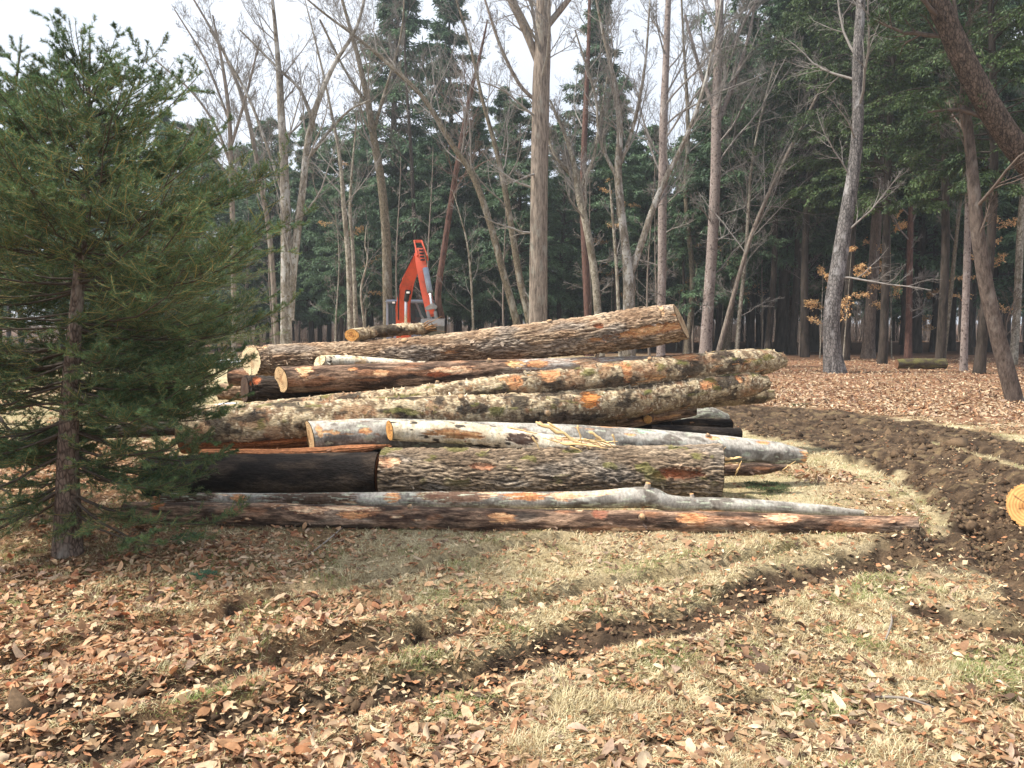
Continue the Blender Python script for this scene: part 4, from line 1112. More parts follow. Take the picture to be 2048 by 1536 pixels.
T('crooked little sapling with yellow leaves just left of the cab', [(728, 650, 4), (722, 580, 4), (735, 520, 3), (730, 490, 2.4), (733, 450, 1.5)], 28, B_PALE, t0=.3, n1=7, n2=5, n3=3, n4=2, flare=.1)
T('reddish leaning trunk right of the excavator arm', [(884, 640, 13), (876, 590, 13), (888, 500, 12), (903, 400, 11), (918, 310, 10), (938, 200, 8), (958, 120, 6), (975, 40, 3)], 30, B_RED, tw=(.14, .10, .085), t0=.45, n1=14, n4=3)
T('long arching trunk bending left over the excavator from the big oak', [(1033, 645, 15), (1005, 540, 14), (978, 440, 13), (945, 350, 12), (905, 290, 11), (850, 200, 9), (790, 140, 8), (720, 80, 6), (640, 20, 4), (560, -50, 2)], 27, B_OLIVE, t0=.4, n1=18, up=.16)
T('leaning trunk squeezed between the arching trunk and the big oak', [(1058, 640, 14), (1040, 560, 14), (1022, 450, 12), (1008, 370, 11), (990, 290, 9), (965, 200, 7), (940, 90, 5), (900, -40, 3)], 29, B_OLIVE, t0=.4, n1=14, up=.14)
T('broken dead looking trunk with peeling bark and brushy top right of the big oak', [(1196, 630, 15), (1188, 540, 15), (1172, 450, 14), (1158, 390, 15), (1148, 330, 11), (1130, 270, 7), (1100, 200, 4)], 27, B_PALE, t0=.55, n1=22, n2=8, l1=.30, up=.22, low=4, stems=[[(1156, 385, 8), (1185, 320, 6), (1200, 240, 4), (1215, 150, 2)], [(1150, 360, 8), (1110, 310, 6), (1090, 260, 4), (1060, 200, 2)]])
T('straight red brown trunk directly left of the peeling trunk', [(1176, 640, 15), (1170, 500, 14), (1166, 380, 13), (1172, 200, 10), (1178, 60, 7), (1180, -100, 4)], 38, B_RED, t0=.5, n1=8)
T('forked maple whose right limb leans far to the right', [(1258, 620, 24), (1258, 560, 24), (1252, 500, 17), (1242, 420, 16), (1236, 340, 15), (1240, 250, 12), (1228, 160, 9), (1205, 60, 6), (1180, -60, 3)], 27, B_MAPLE,
  stems=[[(1262, 545, 15), (1285, 480, 14), (1305, 420, 12), (1330, 360, 11), (1365, 290, 9), (1400, 200, 7), (1430, 80, 5), (1450, -60, 3)], [(1240, 330, 8), (1270, 240, 7), (1290, 130, 5), (1300, 0, 3)], [(1236, 360, 8), (1200, 280, 6), (1190, 190, 5), (1150, 60, 3)]], t0=.5, n1=16, up=.18)
T('thin dead snag with a broken tip between the peeling trunk and forked maple', [(1238, 640, 7), (1232, 520, 6), (1224, 420, 5), (1219, 365, 2)], 26, B_PALE, t0=.5, n1=5, n2=4, n3=3, n4=2)
T('tall grey trunk rising right of the forked maple to the top edge', [(1322, 690, 16), (1324, 540, 17), (1325, 400, 17), (1327, 250, 16), (1332, 120, 13), (1338, -40, 10), (1342, -220, 5)], 33, B_SPECK, t0=.4, n1=18, low=6)
T('tall pinkish trunk with dark speckled base right of the top log', [(1410, 714, 24), (1416, 620, 22), (1425, 480, 21), (1431, 350, 20), (1433, 220, 19), (1437, 80, 16), (1442, -60, 13), (1448, -240, 6)], 36, B_SPECK, t0=.4, n1=18, low=6, stems=[[(1432, 230, 9), (1400, 140, 7), (1370, 30, 5)], [(1434, 250, 10), (1470, 160, 8), (1500, 60, 6), (1520, -60, 3)], [(1434, 160, 8), (1480, 60, 6), (1540, -40, 4)]])
T('olive trunk leaning right just right of the speckled trunk', [(1452, 706, 15), (1463, 600, 14), (1478, 500, 13), (1492, 400, 10), (1505, 300, 8), (1530, 180, 6), (1560, 40, 3)], 40, B_OLIVE, t0=.4, n1=10)
sap = T('slender pale beech with orange leaves on low sweeping branches', [(1472, 711, 8), (1480, 620, 8), (1490, 520, 7), (1497, 420, 6), (1505, 320, 5), (1530, 200, 4), (1570, 60, 2)], 36, B_PALE, t0=.35, n1=22, n2=7, n3=5, n4=3, ang=1.0, l1=.34, up=.05, low=6)
T('plain brown trunk between the speckled trunk and the grey scaly tree', [(1577, 697, 11), (1579, 600, 10), (1582, 460, 9), (1585, 300, 8), (1588, 150, 6), (1590, 0, 4)], 46, B_BROWN, t0=.5, n1=8, n4=2)
T('grey scaly barked tree curving up from a flared base at the clearing edge', [(1671, 746, 38), (1664, 690, 33), (1664, 620, 31), (1674, 550, 30), (1690, 450, 28), (1706, 350, 24), (1716, 240, 21), (1715, 120, 19), (1722, 0, 17), (1730, -200, 10), (1738, -400, 4)], 24.4, B_GREY, t0=.45, n1=12, low=4, flare=.28)
T('dark brown trunk with rough bark right of the grey scaly tree', [(1736, 716, 24), (1740, 640, 21), (1747, 540, 20), (1755, 400, 19), (1760, 250, 16), (1766, 100, 13), (1770, -60, 8)], 34.5, B_BROWN, t0=.6, n1=8, flare=.35)
T('slim red brown trunk standing behind the mossy log', [(1816, 719, 14), (1818, 620, 12), (1820, 500, 11), (1822, 380, 9), (1824, 200, 6)], 33, B_RED, t0=.45, n1=9, low=5, n4=3)
T('thin olive trunk leaning right over the mossy log end', [(1886, 722, 8), (1898, 620, 8), (1910, 500, 7), (1920, 410, 5), (1935, 280, 3)], 31, B_OLIVE, t0=.5, n1=6, n4=3, flare=.1)
T('mottled grey trunk right of the mossy log', [(1927, 742, 14), (1930, 640, 13), (1934, 520, 13), (1936, 400, 11), (1938, 250, 9), (1940, 60, 6)], 25.5, B_SPECK, t0=.5, n1=9, flare=.2)
T('smooth brown leaning trunk nearest at right, its foot in the straw', [(2034, 806, 30), (2012, 735, 30), (1990, 650, 28), (1970, 560, 27), (1955, 460, 25), (1947, 370, 22), (1940, 290, 18), (1930, 190, 13), (1918, 80, 9), (1900, -60, 4)], 15.4, B_BROWN, tw=(.11, .085, .07), t0=.45, n1=8, low=2, n4=3, flare=.15)
T('massive leaning pine trunk crossing the upper right corner', [(2560, 1000, 52, 15), (2330, 700, 50, 15), (2150, 450, 48, 15), (2052, 320, 46, 15), (1988, 230, 44, 15), (1932, 130, 42, 15), (1882, 20, 38, 15), (1835, -80, 34, 15), (1740, -280, 30, 15), (1640, -500, 14, 15)], 15, B_PINE, t0=.5, n1=10, n2=6, n3=5, n4=3, flare=.1, name='pine_tree', low=5, leaves=6, l1=.2, up=.0, tw=(.08, .06, .05))
T('pale mottled birch trunk at the right edge', [(2026, 728, 15), (2034, 620, 14), (2040, 480, 13), (2046, 380, 11), (2060, 200, 8), (2080, 20, 5)], 29, B_PALE, t0=.5, n1=8, flare=.2)
T('hardwood with a wide fan of twigs above the slim spruce at left', [(468, 640, 10), (466, 480, 10), (462, 330, 9), (458, 230, 8), (445, 130, 6), (425, 30, 3)], 32, B_OAK, stems=[[(462, 330, 6), (430, 250, 5), (380, 180, 4), (310, 120, 2.5)], [(460, 300, 6), (490, 200, 5), (520, 80, 3)], [(458, 240, 5), (410, 120, 4), (350, 20, 2.5)], [(462, 360, 5), (400, 280, 4), (340, 250, 2.5)]], t0=.45, n1=16, up=.14)
T('leaning grey limbed maple behind the twin stemmed maple', [(552, 660, 11), (540, 480, 10), (520, 360, 9), (495, 230, 8), (455, 120, 6), (400, 20, 4), (350, -60, 2)], 34, B_OAK, t0=.35, n1=18, up=.16)
T('thin light sapling standing right of the reddish leaning trunk', [(946, 645, 4.5), (942, 560, 4), (935, 490, 3.5), (920, 430, 2.5), (905, 380, 1.5)], 27, B_PALE, t0=.3, n1=9, n2=5, n3=4, n4=2, flare=.1)
T('bare tree with steep twigs between the tall grey and speckled trunks', [(1375, 690, 12), (1385, 560, 11), (1372, 400, 9), (1376, 250, 8), (1368, 100, 5), (1360, -60, 3)], 40, B_OLIVE, t0=.4, n1=16, up=.2)
T('tall thin bare tree over the excavator boom', [(838, 640, 9), (830, 480, 8), (822, 300, 7), (812, 150, 5), (806, -20, 3)], 42, B_DARK, tw=(.10, .085, .075), t0=.45, n1=12)
T('slanting bare tree crossing between the speckled trunk and evergreens', [(1440, 690, 9), (1500, 480, 8), (1555, 350, 7), (1600, 260, 6), (1650, 160, 4), (1700, 60, 2)], 34, B_OAK, t0=.3, n1=18, up=.12)

# ------------------------------------------------------------------ small beeches holding orange leaves
def beech(label, px, py, H, azr=1.5, nb=9, L=1.6, cl=None):
    g = G(px, py); g[2] = float(ground_h(g[0], g[1]))
    z = np.linspace(0, H, 14); path = np.stack([.05 * z * math.sin(px), 0 * z, z], 1); rad = np.linspace(.03, .006, 14)
    root = empty('beech_sapling', tuple(g), label, 'sapling', 'beech saplings with orange leaves')
    V, F = tree_trunk_mesh('t', path, rad, None, k=8, flare=.1)
    p1, r1 = kids(path[None], rad[None], nb, .3, .98, 1.25, L / H, .5, .0, .05, 8, tipr=.3, lenpow=.3)
    p2, r2 = kids(p1, r1, 6, .25, .97, .8, .45, .6, 0, .08, 5, flat=.3)
    V1, F1 = sweep(p1, np.maximum(r1, .005), 4); V2, F2 = sweep(p2, np.maximum(r2, .004), 3)
    V, F, _ = catenate([(V, F), (V1, F1), (V2, F2)])
    link('trunk', mesh_np('trunk', V, F, B_PALE, None, True), root)
    c, d = along(p2, 26, .1); c2, d2 = along(p1, 22, .35); c = c + R.normal(0, .05, c.shape); c = np.r_[c, c2]; d = np.r_[d, d2]
    k = R.rand(len(c)) < .8; c, d = c[k], d[k]
    V, F = quads_at(c, R.uniform(.07, .13, len(c)), R.uniform(.035, .06, len(c)), dirs=d * .5, droop=.35)
    C = np.repeat(A([[.70, .42, .20]]) * R.uniform(.7, 1.2, (len(c), 1)) + A([[0, .06, .04]]) * R.rand(len(c), 1), 4, 0)
    link('leaves', mesh_np('leaves', V, F, M_LEAF, C), root)
beech('beech sapling with orange leaves right against the grey scaly tree', 1686, 722, 4.6, nb=8, L=1.5)
beech('low orange leaved beech left of the grey scaly tree', 1640, 716, 4.4, nb=6, L=1.4)
beech('beech sapling with orange leaves between the rough brown and slim red trunks', 1783, 716, 6.6, nb=10, L=1.7)
beech('small pale orange beech in the shade behind the mossy log', 1838, 706, 3.2, nb=8, L=1.5)
beech('orange leaved beech beside the speckled trunk over the top log', 1440, 702, 9.5, nb=10, L=3.0)
beech('orange leaved beech under the slender pale beech', 1535, 700, 9.2, nb=12, L=3.0)
beech('thin beech with few orange leaves left of the speckled trunk', 1352, 700, 7.6, nb=8, L=2.2)
beech('thin beech with orange leaves at the right edge of the wood', 1962, 722, 6.2, nb=8, L=2.0)
beech('beech with dry leaves behind the curving trunk at left', 700, 705, 10.5, nb=8, L=2.0)
beech('reddish leaved beech between the peeling and forked trunks', 1222, 702, 9.8, nb=10, L=2.2)

# ------------------------------------------------------------------ evergreens of the stand
def hemlock_mesh(H, rb, cs, nb, seed, fl, fw, nl=8, nf=16, shape=.7, col=((.034, .072, .042), (.12, .205, .10)), side=None, thick=.15, azr=None):
    z = np.linspace(0, H, 40)
    path = np.stack([.10 * np.sin(z * .5 + seed), .10 * np.cos(z * .4 + seed), z], 1); path[:, :2] -= path[0, :2]
    rad = thick * (1 - z / H) ** .75 + .012
    hs = H * (cs + (1 - cs) * (np.arange(nb) + R.rand(nb)) / nb)
    az = R.rand(nb) * 2 * math.pi if azr is None else R.uniform(azr[0], azr[1], nb)
    P1 = np.zeros((nb, 7, 3))
    s = np.linspace(0, 1, 7)[:, None]
    clump = 1 + .45 * np.sin(hs * 1.9 + seed) * R.rand(nb)
    for i, h in enumerate(hs):
        f = (h / H - cs) / (1 - cs)
        L = (rb * (1 - f) ** shape * min(1, .45 + 2.2 * f) + .25) * R.uniform(.5, 1.15) * clump[i]
        b = A([np.interp(h, z, path[:, 0]), np.interp(h, z, path[:, 1]), h])
        el = .30 + .5 * f + R.normal(0, .12)
        d = A([math.cos(az[i]) * math.cos(el), math.sin(az[i]) * math.cos(el), math.sin(el)])
        P1[i] = b + d * L * s - A([0, 0, 1]) * L * .42 * s ** 2.0
        P1[i, 1:] += np.cumsum(R.normal(0, .02, (6, 3)), 0) * L
    R1 = np.linspace(.028, .006, 7)[None] * np.ones((nb, 1))
    P2, R2 = kids(P1, R1, nl, .18, .98, .9, .42, .6, 0, .08, 5, droop=.35, flat=.3, lenpow=.4)
    tv, tf = tree_trunk_mesh('t', path, rad, None, k=12, flare=.25)
    V1, F1 = sweep(P1, R1, 4); bc = A([.05, .038, .03])
    V2, F2 = sweep(P2, np.maximum(R2, .005), 3)
    c, d = along(P2, nf, .05); c2, d2 = along(P1, nf * 2, .45); c = np.r_[c, c2]; d = np.r_[d, d2]
    c = c + R.normal(0, fl * .45, c.shape) * A([1, 1, .5])
    V3, F3 = quads_at(c, fl * R.uniform(.6, 1.4, len(c)), fw * R.uniform(.6, 1.4, len(c)), dirs=d, droop=.25)
    t = np.clip(.5 + .7 * pn(c[:, 0] * .9, c[:, 1] * .9, c[:, 2] * .9 + seed) + .25 * R.normal(size=len(c)), 0, 1)
    C3 = np.repeat(mix3(A(col[0]), A(col[1]), t), 4, 0)
    V, F, C = catenate([(V1, F1, bc), (V2, F2, bc), (V3, F3, C3)])
    mt = mesh_np('hemlock_trunk', tv, tf, B_DARK, None, True)
    mc = mesh_np('hemlock_crown', V, F, M_NEEDLE, C)
    return mt, mc

HEM = [hemlock_mesh(14, 3.0, .12, 130, 1, .17, .045, thick=.16, nl=11, nf=34), hemlock_mesh(14, 2.6, .16, 120, 2, .17, .045, thick=.15, nl=11, nf=34), hemlock_mesh(14, 3.6, .2, 130, 3, .18, .045, shape=.5, thick=.16, nl=11, nf=34), hemlock_mesh(14, 2.8, .3, 110, 4, .18, .045, shape=.6, thick=.15, nl=11, nf=34)]
PINE = [hemlock_mesh(18, 3.0, .42, 90, 5, .2, .055, shape=.5, thick=.17, nl=10, nf=32), hemlock_mesh(18, 2.4, .52, 70, 6, .2, .055, shape=.4, thick=.15, nl=10, nf=32), hemlock_mesh(18, 2.8, .36, 80, 7, .2, .055, shape=.5, thick=.19, nl=10, nf=32)]

def put_tree(tpl, x, y, H, H0, rz, label, group, name='hemlock_tree', tf=1.0):
    z = float(ground_h(x, y))
    root = empty(name, (x, y, z - .05), label, 'tree', group)
    root.rotation_euler = (R.normal(0, .012), R.normal(0, .012), rz); k = H / H0; root.scale = (k * tf, k * tf, k)
    for nm, m in (('trunk', tpl[0]), ('crown', tpl[1])): link(nm, m, root)
    return root
# (px, distance, height, template, label)
ev = [(800, 46, 24, 0, 'tall dark hemlock with its spire above the excavator'), (915, 50, 23, 1, 'tall hemlock behind the reddish leaning trunk'), (1195, 50, 22, 0, 'tall hemlock behind the brushy peeling trunk'), (560, 52, 14, 0, 'hemlock behind the twin stemmed maple'),
      (500, 60, 15, 2, 'hemlock right of the slim spruce at left'), (640, 48, 12, 0, 'low bushy hemlock left of the curving trunk'), (705, 56, 15, 1, 'hemlock behind the slim pale trunks'), (745, 50, 13, 2, 'hemlock behind the curving trunk'),
      (860, 44, 12, 2, 'spreading hemlock right behind the excavator arm'), (960, 46, 14, 0, 'hemlock behind the arching trunk'), (1010, 52, 17, 1, 'hemlock left of the big oak trunk'), (1120, 45, 13, 2, 'wide hemlock right of the big oak trunk'),
      (1250, 52, 15, 0, 'hemlock behind the forked maple'), (1290, 46, 13, 2, 'hemlock left of the tall grey trunk'), (1365, 48, 13, 1, 'hemlock right of the tall grey trunk'), (1420, 55, 16, 0, 'hemlock behind the speckled trunk'),
      (1500, 46, 19, 2, 'hemlock behind the slender pale beech'), (1560, 42, 26, 2, 'tall broad hemlock right of the slender pale beech'), (1625, 44, 27, 0, 'tallest broad hemlock left of the grey scaly tree'), (1690, 46, 26, 3, 'tall hemlock behind the grey scaly tree'),
      (1760, 42, 24, 3, 'hemlock above the rough brown trunk'), (1830, 40, 22, 2, 'hemlock behind the slim red brown trunk'), (1900, 42, 22, 3, 'hemlock behind the thin olive trunk'), (1980, 40, 20, 2, 'hemlock behind the leaning brown trunk'),
      (2060, 38, 20, 0, 'hemlock behind the right edge birch'), (430, 44, 13, 1, 'pale hemlock rising over the slim spruce'), (350, 50, 15, 0, 'hemlock half hidden by the tall young spruce'), (230, 46, 14, 2, 'hemlock hidden mostly by the left spruces')]
for i, (px, Yd, H, k, lab) in enumerate(ev):
    put_tree(HEM[k], (px - CX) / FPX * Yd, Yd, H, 14, i * 1.7, lab, 'hemlocks of the front row of the stand')
# deep stand: rows of dark trunks with high crowns
k = 0; DEEP = []
zones = [(470, 780, 'slim dark evergreen trunk in the far stand left of the excavator'), (780, 1060, 'slim dark evergreen trunk in the far stand between excavator and big oak'), (1060, 1330, 'slim dark evergreen trunk in the far stand right of the big oak'),
         (1330, 1660, 'slim dark evergreen trunk in the far stand behind the speckled trunk'), (1660, 2200, 'slim dark evergreen trunk in the far stand at the right'), (-300, 470, 'slim dark evergreen trunk in the far stand behind the spruces')]
for row, (Yr, cnt, jit) in enumerate([(40, 26, 3), (48, 34, 3), (57, 42, 4), (68, 46, 5), (82, 50, 6), (100, 44, 6)]):
    for i in range(cnt):
        px = -150 + 2350 * (i + R.rand()) / cnt; Yd = Yr + R.uniform(-jit, jit)
        if px < 520 and R.rand() < .45: continue
        if row == 0 and px < 1300 and R.rand() < .6: continue
        lab = [z for z in zones if z[0] <= px < z[1]]
        lab = lab[0][2] if lab else zones[4][2]
        x = (px - CX) / FPX * Yd
        hgt = R.uniform(15, 20) if px > 1430 else (R.uniform(10.5, 14.5) if row < 4 else R.uniform(13, 17))
        t = (PINE[R.randint(3)] if row < 4 and (px > 1430 or R.rand() < .5) else HEM[R.randint(0, 3)]) if row != 2 else HEM[R.randint(0, 3)]
        H0 = 18 if any(t is q for q in PINE) else 14
        DEEP.append((px, Yd, put_tree(t, x, Yd, hgt, H0, R.rand() * 6.3, lab, 'dark trunks of the far stand ' + lab.split('far stand ')[1], 'pine_tree')))
        k += 1
print('deep trees', k)
HERO.sort()
for (xa, la), (xb, lb) in zip(HERO[:-1], HERO[1:]):
    c = [d for d in DEEP if xa + 14 < d[0] < xb - 14]
    if xb - xa > 36 and c:
        o = min(c, key=lambda d: d[1])[2]
        w = la.split(' with ')[0].split(' standing ')[0].split()[:9]
        while w[-1] in ('the', 'of', 'and', 'a', 'to', 'its', 'right', 'left', 'from', 'directly', 'over', 'between', 'just', 'between', 'behind'): w.pop()
        o["label"] = 'nearest dark evergreen trunk right of the ' + ' '.join(w)
# thin grey understory poles
POLE = []
for q in range(3):
    z = np.linspace(0, 9, 20); pa = np.stack([.15 * np.sin(z * .5 + q), .1 * np.cos(z * .7 + q), z], 1); ra = np.linspace(.06, .012, 20)
    tv, tf = tree_trunk_mesh('t', pa, ra, None, k=7, flare=.1)
    p1, r1 = kids(pa[None], ra[None], 16, .2, .98, .9, .22, .35, .05, .12, 6); p2, r2 = kids(p1, r1, 6, .2, .95, .7, .5, .6, .03, .12, 4); p3, r3 = kids(p2, r2, 4, .2, .95, .7, .5, .6, .03, .12, 3)
    V, F, C = catenate([(*sweep(p, np.maximum(r, .006), 3), A([.22, .19, .17])) for p, r in ((p1, r1), (p2, r2), (p3, r3))])
    POLE.append((mesh_np('pole_trunk', tv, tf, B_OAK if q < 2 else B_PALE, None, True), mesh_np('pole_crown', V, F, M_TWIG, C)))
zn = [('left of the excavator', 470, 780), ('between excavator and big oak', 780, 1060), ('right of the big oak', 1060, 1400), ('behind the slender pale beech', 1400, 1700), ('at the right edge', 1700, 2100)]
for i in range(70):
    u = R.rand(); px = 470 + 1630 * u ** 1.3; Yd = R.uniform(34, 75)
    w = [a for a, b, c in zn if b <= px < c]; w = w[0] if w else 'at the right edge'
    put_tree(POLE[i % 3], (px - CX) / FPX * Yd, Yd, R.uniform(6, 11), 9, R.rand() * 6, 'thin grey bare sapling in the understory ' + w, 'bare understory saplings ' + w, 'bare_sapling')
# brush far left in the gap
n = 9000
x = R.uniform(-42, 45, n); y = R.uniform(62, 110, n); h = R.uniform(1.5, 6, n) * np.where(x < 0, 1.1, .7)
p = np.zeros((n, 4, 3)); p[:, 0] = np.stack([x, y, ground_h(x, y) - .1], 1)
for j in range(1, 4): p[:, j] = p[:, j - 1] + np.stack([R.normal(0, .18, n), R.normal(0, .18, n), h / 3], 1)
V, F = sweep(p, np.linspace(1, .4, 4)[None] * R.uniform(.012, .035, n)[:, None], 3)
C = np.repeat(mix3(A([.26, .19, .16]), A([.42, .35, .30]), R.rand(n)), 12, 0)
tag(link('distant_brush', mesh_np('distant_brush', V, F, M_TWIG, C)), 'pale brown brush seen between the trunks far behind', kind='stuff')

# nearer hemlocks of the right side with finer sprays
NH = hemlock_mesh(16, 3.2, .30, 110, 21, .095, .034, nl=12, nf=40, shape=.5, col=((.02, .045, .016), (.085, .135, .04)), thick=.12)
def near_hem(px, Yd, H, rz, lab): put_tree(NH, (px - CX) / FPX * Yd, Yd, H, 16, rz, lab, 'nearer hemlocks at the right')
near_hem(1765, 30, 20, .5, 'bright green hemlock whose boughs hang by the grey scaly trunk')
near_hem(1960, 24, 19, 2.2, 'hemlock with drooping boughs around the leaning brown trunk')
near_hem(1690, 33, 22, 3.1, 'hemlock with bright tips left above the grey scaly tree')
near_hem(1610, 36, 23, 5.1, 'hemlock with feathery boughs right of the slender pale beech')
near_hem(1880, 27, 19, 1.4, 'hemlock with low feathery boughs over the thin olive trunk')
near_hem(2190, 19, 16, 4.0, 'hemlock reaching in from the right edge')

# ------------------------------------------------------------------ snow, sprigs, hemlock twigs on the ground
def snow(px, py, w, d, lab):
    g = G(px, py); n = 26; m = 10
    V = [(0, 0, .05)]; 
    for i in range(1, m + 1):
        for j in range(n):
            a = j / n * 2 * math.pi; r = i / m * (1 + .3 * math.sin(3 * a + px) + .15 * math.sin(7 * a))
            V.append((math.cos(a) * r * w, math.sin(a) * r * d, .05 * (1 - (i / m) ** 2) + .006 * math.sin(9 * a + i) - .012 * (i == m)))
    F3 = [[0, 1 + j, 1 + (j + 1) % n] for j in range(n)]; F4 = [[1 + i * n + j, 1 + (i + 1) * n + j, 1 + (i + 1) * n + (j + 1) % n, 1 + i * n + (j + 1) % n] for i in range(m - 1) for j in range(n)]
    g[2] = float(ground_h(g[0], g[1]))
    V = A(V); V[:, 2] += ground_h(V[:, 0] + g[0], V[:, 1] + g[1]) - g[2]
    tag(link('snow_patch', mesh_np('snow_patch', V, [A(F4), A(F3)], SNOW, None, True), loc=tuple(g)), lab, 'snow', 'melting snow patches')
SNOW, nt_, b_ = new_mat('old_snow', .6, .3); b_.inputs['Base Color'].default_value = (.75, .78, .82, 1)
bump(nt_, b_, noise(nt_, coords(nt_), 12, 5), .6, .03)
snow(430, 722, 1.3, 1.6, 'larger snow patch on the far lawn left of the pile')
snow(455, 812, .45, .5, 'small snow patch against the left logs')
snow(255, 772, .5, .6, 'snow patch seen through the spruce branches')

def sprig(px, py, size, lab, cols=((.03, .075, .03), (.10, .19, .075)), nn=26):
    g = G(px, py); g[2] = float(ground_h(g[0], g[1])) + .01
    p0 = np.zeros((nn, 6, 3)); a = R.rand(nn) * 6.28
    for k in range(1, 6): p0[:, k] = p0[:, k - 1] + np.stack([np.cos(a + .15 * k), np.sin(a + .15 * k), np.full(nn, .22 - .06 * k)], 1) * size / 5 * R.uniform(.7, 1.1, (nn, 1))
    r0 = np.full((nn, 6), .002)
    p2, r2 = kids(p0, r0, 9, .15, .97, .8, .45, .8, 0, .06, 4, flat=.3)
    c, d = along(p2, 14, .1)
    V3, F3 = quads_at(c, R.uniform(.012, .022, len(c)), R.full if False else np.full(len(c), .004), dirs=d + .6 * R.normal(size=d.shape))
    C3 = np.repeat(mix3(A(cols[0]), A(cols[1]), R.rand(len(c))), 4, 0)
    V, F, C = catenate([(*sweep(p0, r0, 3), A([.14, .09, .05])), (*sweep(p2, r2, 3), A([.14, .09, .05])), (V3, F3, C3)])
    tag(link('evergreen_sprig', mesh_np('evergreen_sprig', V, F, M_NEEDLE, C), loc=tuple(g)), lab, 'sprig', 'broken evergreen sprigs on the ground')
sprig(1535, 975, .26, 'blue green evergreen sprig on the ground behind the grey log tip')
sprig(375, 1080, .13, 'dark green sprig among the leaves before the front log', nn=14)
sprig(405, 1155, .09, 'blue green sprig lying in the leaves at left', nn=10, cols=((.04, .10, .06), (.10, .22, .13)))
sprig(1600, 812, .25, 'small green sprig at the edge of the leaf litter', nn=10)
sprig(1420, 838, .2, 'grey green sprig caught on the lichen covered log', nn=10)

# ------------------------------------------------------------------ excavator
ORANGE = paint('orange_paint', (.66, .085, .028), .45, .5, amt=.55)
GREYP = paint('grey_paint', (.24, .28, .35), .5, .4)
BLACKP = paint('black_rubber', (.02, .02, .022), .7, .3, dirt=(.08, .06, .045))
CHROME = paint('chrome_rod', (.7, .7, .7), .2, .5, 1.0, amt=.1)
STEEL = paint('worn_steel', (.24, .23, .23), .5, .5, .3)
GLASS, ntg, bgls = new_mat('cab_glass', .08, .6); bgls.inputs['Base Color'].default_value = (.05, .075, .08, 1); bgls.inputs['Alpha'].default_value = .55
LAMP, _, blm = new_mat('lamp_lens', .2, .6); blm.inputs['Base Color'].default_value = (.85, .85, .82, 1)

EX = P(822, 700, 30); EX[2] = 0
ex = empty('excavator', (EX[0], EX[1], float(ground_h(EX[0], EX[1]))), 'orange red mini excavator with raised arm parked behind the log pile', 'excavator')
exo = A(ex.location)
import bmesh
def beam(name, pts, mat, parent, widths, heights, bev=.02, hint=(0, 0, 1), org=None):
    """box section bent beam through world points"""
    org = exo if org is None else org
    pts = [A(p, dtype=float) for p in pts]; bm = bmesh.new(); rings = []
    for i, p in enumerate(pts):
        t = norm((pts[min(i + 1, len(pts) - 1)] - pts[max(i - 1, 0)]))
        sx = A([1.0, 0, 0]) if hint == 'x' else norm(np.cross(t, A(hint)))
        up = norm(np.cross(sx, t)); sx = norm(np.cross(t, up))
        w, h = widths[i] / 2, heights[i] / 2
        rings.append([bm.verts.new(tuple(p - org + sx * a * w + up * b * h)) for a, b in ((-1, -1), (1, -1), (1, 1), (-1, 1))])
    for a, b in zip(rings[:-1], rings[1:]):
        for j in range(4): bm.faces.new((a[j], a[(j + 1) % 4], b[(j + 1) % 4], b[j]))
    bm.faces.new(rings[0][::-1]); bm.faces.new(rings[-1])
    bmesh.ops.recalc_face_normals(bm, faces=bm.faces)
    if bev: bmesh.ops.bevel(bm, geom=list(bm.edges), offset=bev, segments=2, affect='EDGES', clamp_overlap=True)
    me = bpy.data.meshes.new(name); bm.to_mesh(me); bm.free(); me.materials.append(mat)
    return link(name, me, parent)
def rod(name, a, b, r, mat, parent, k=14):
    a, b = A(a, dtype=float), A(b, dtype=float); t = norm(b - a); pth = np.stack([a, a + t * .004, b - t * .004, b])[None] - exo
    V, F = sweep(pth, A([[r * .9, r, r, r * .9]]), k)
    e = len(V); F2 = [list(range(k))[::-1], list(range(e - k, e))]
    return link(name, mesh_np(name, V, [F, A(F2)], mat, None, False), parent)
def boxm(name, c, d, mat, parent, bev=.03, rot=None):
    bm = bmesh.new(); bmesh.ops.create_cube(bm, size=1)
    for v in bm.verts: v.co = (v.co.x * d[0], v.co.y * d[1], v.co.z * d[2])
    if bev: bmesh.ops.bevel(bm, geom=list(bm.edges), offset=bev, segments=2, affect='EDGES', clamp_overlap=True)
    if rot: bmesh.ops.rotate(bm, verts=bm.verts, cent=(0, 0, 0), matrix=Matrix.Rotation(rot[1], 3, rot[0]))
    for v in bm.verts: v.co = (v.co.x + c[0] - exo[0], v.co.y + c[1] - exo[1], v.co.z + c[2] - exo[2])
    me = bpy.data.meshes.new(name); bm.to_mesh(me); bm.free(); me.materials.append(mat)
    return link(name, me, parent)
bx = EX[0]; by = EX[1]
# undercarriage
for sx in (-.78, .78):
    tr = boxm('track', (bx + sx, by, .34), (.38, 2.3, .58), BLACKP, ex, .22)
    for q in range(5): rod('track_roller', (bx + sx - .2, by - .85 + q * .42, .22), (bx + sx + .2, by - .85 + q * .42, .22), .11, STEEL, ex).parent = tr
boxm('dozer_blade', (bx, by - 1.75, .30), (1.95, .10, .42), ORANGE, ex, .03)
boxm('undercarriage', (bx, by, .45), (1.2, 1.3, .35), GREYP, ex, .05)
boxm('counterweight', (bx + .05, by + .55, 1.05), (1.9, 1.5, .75), ORANGE, ex, .18)
boxm('engine_cover', (bx + .52, by + .3, 1.55), (.85, 1.6, .5), ORANGE, ex, .12)
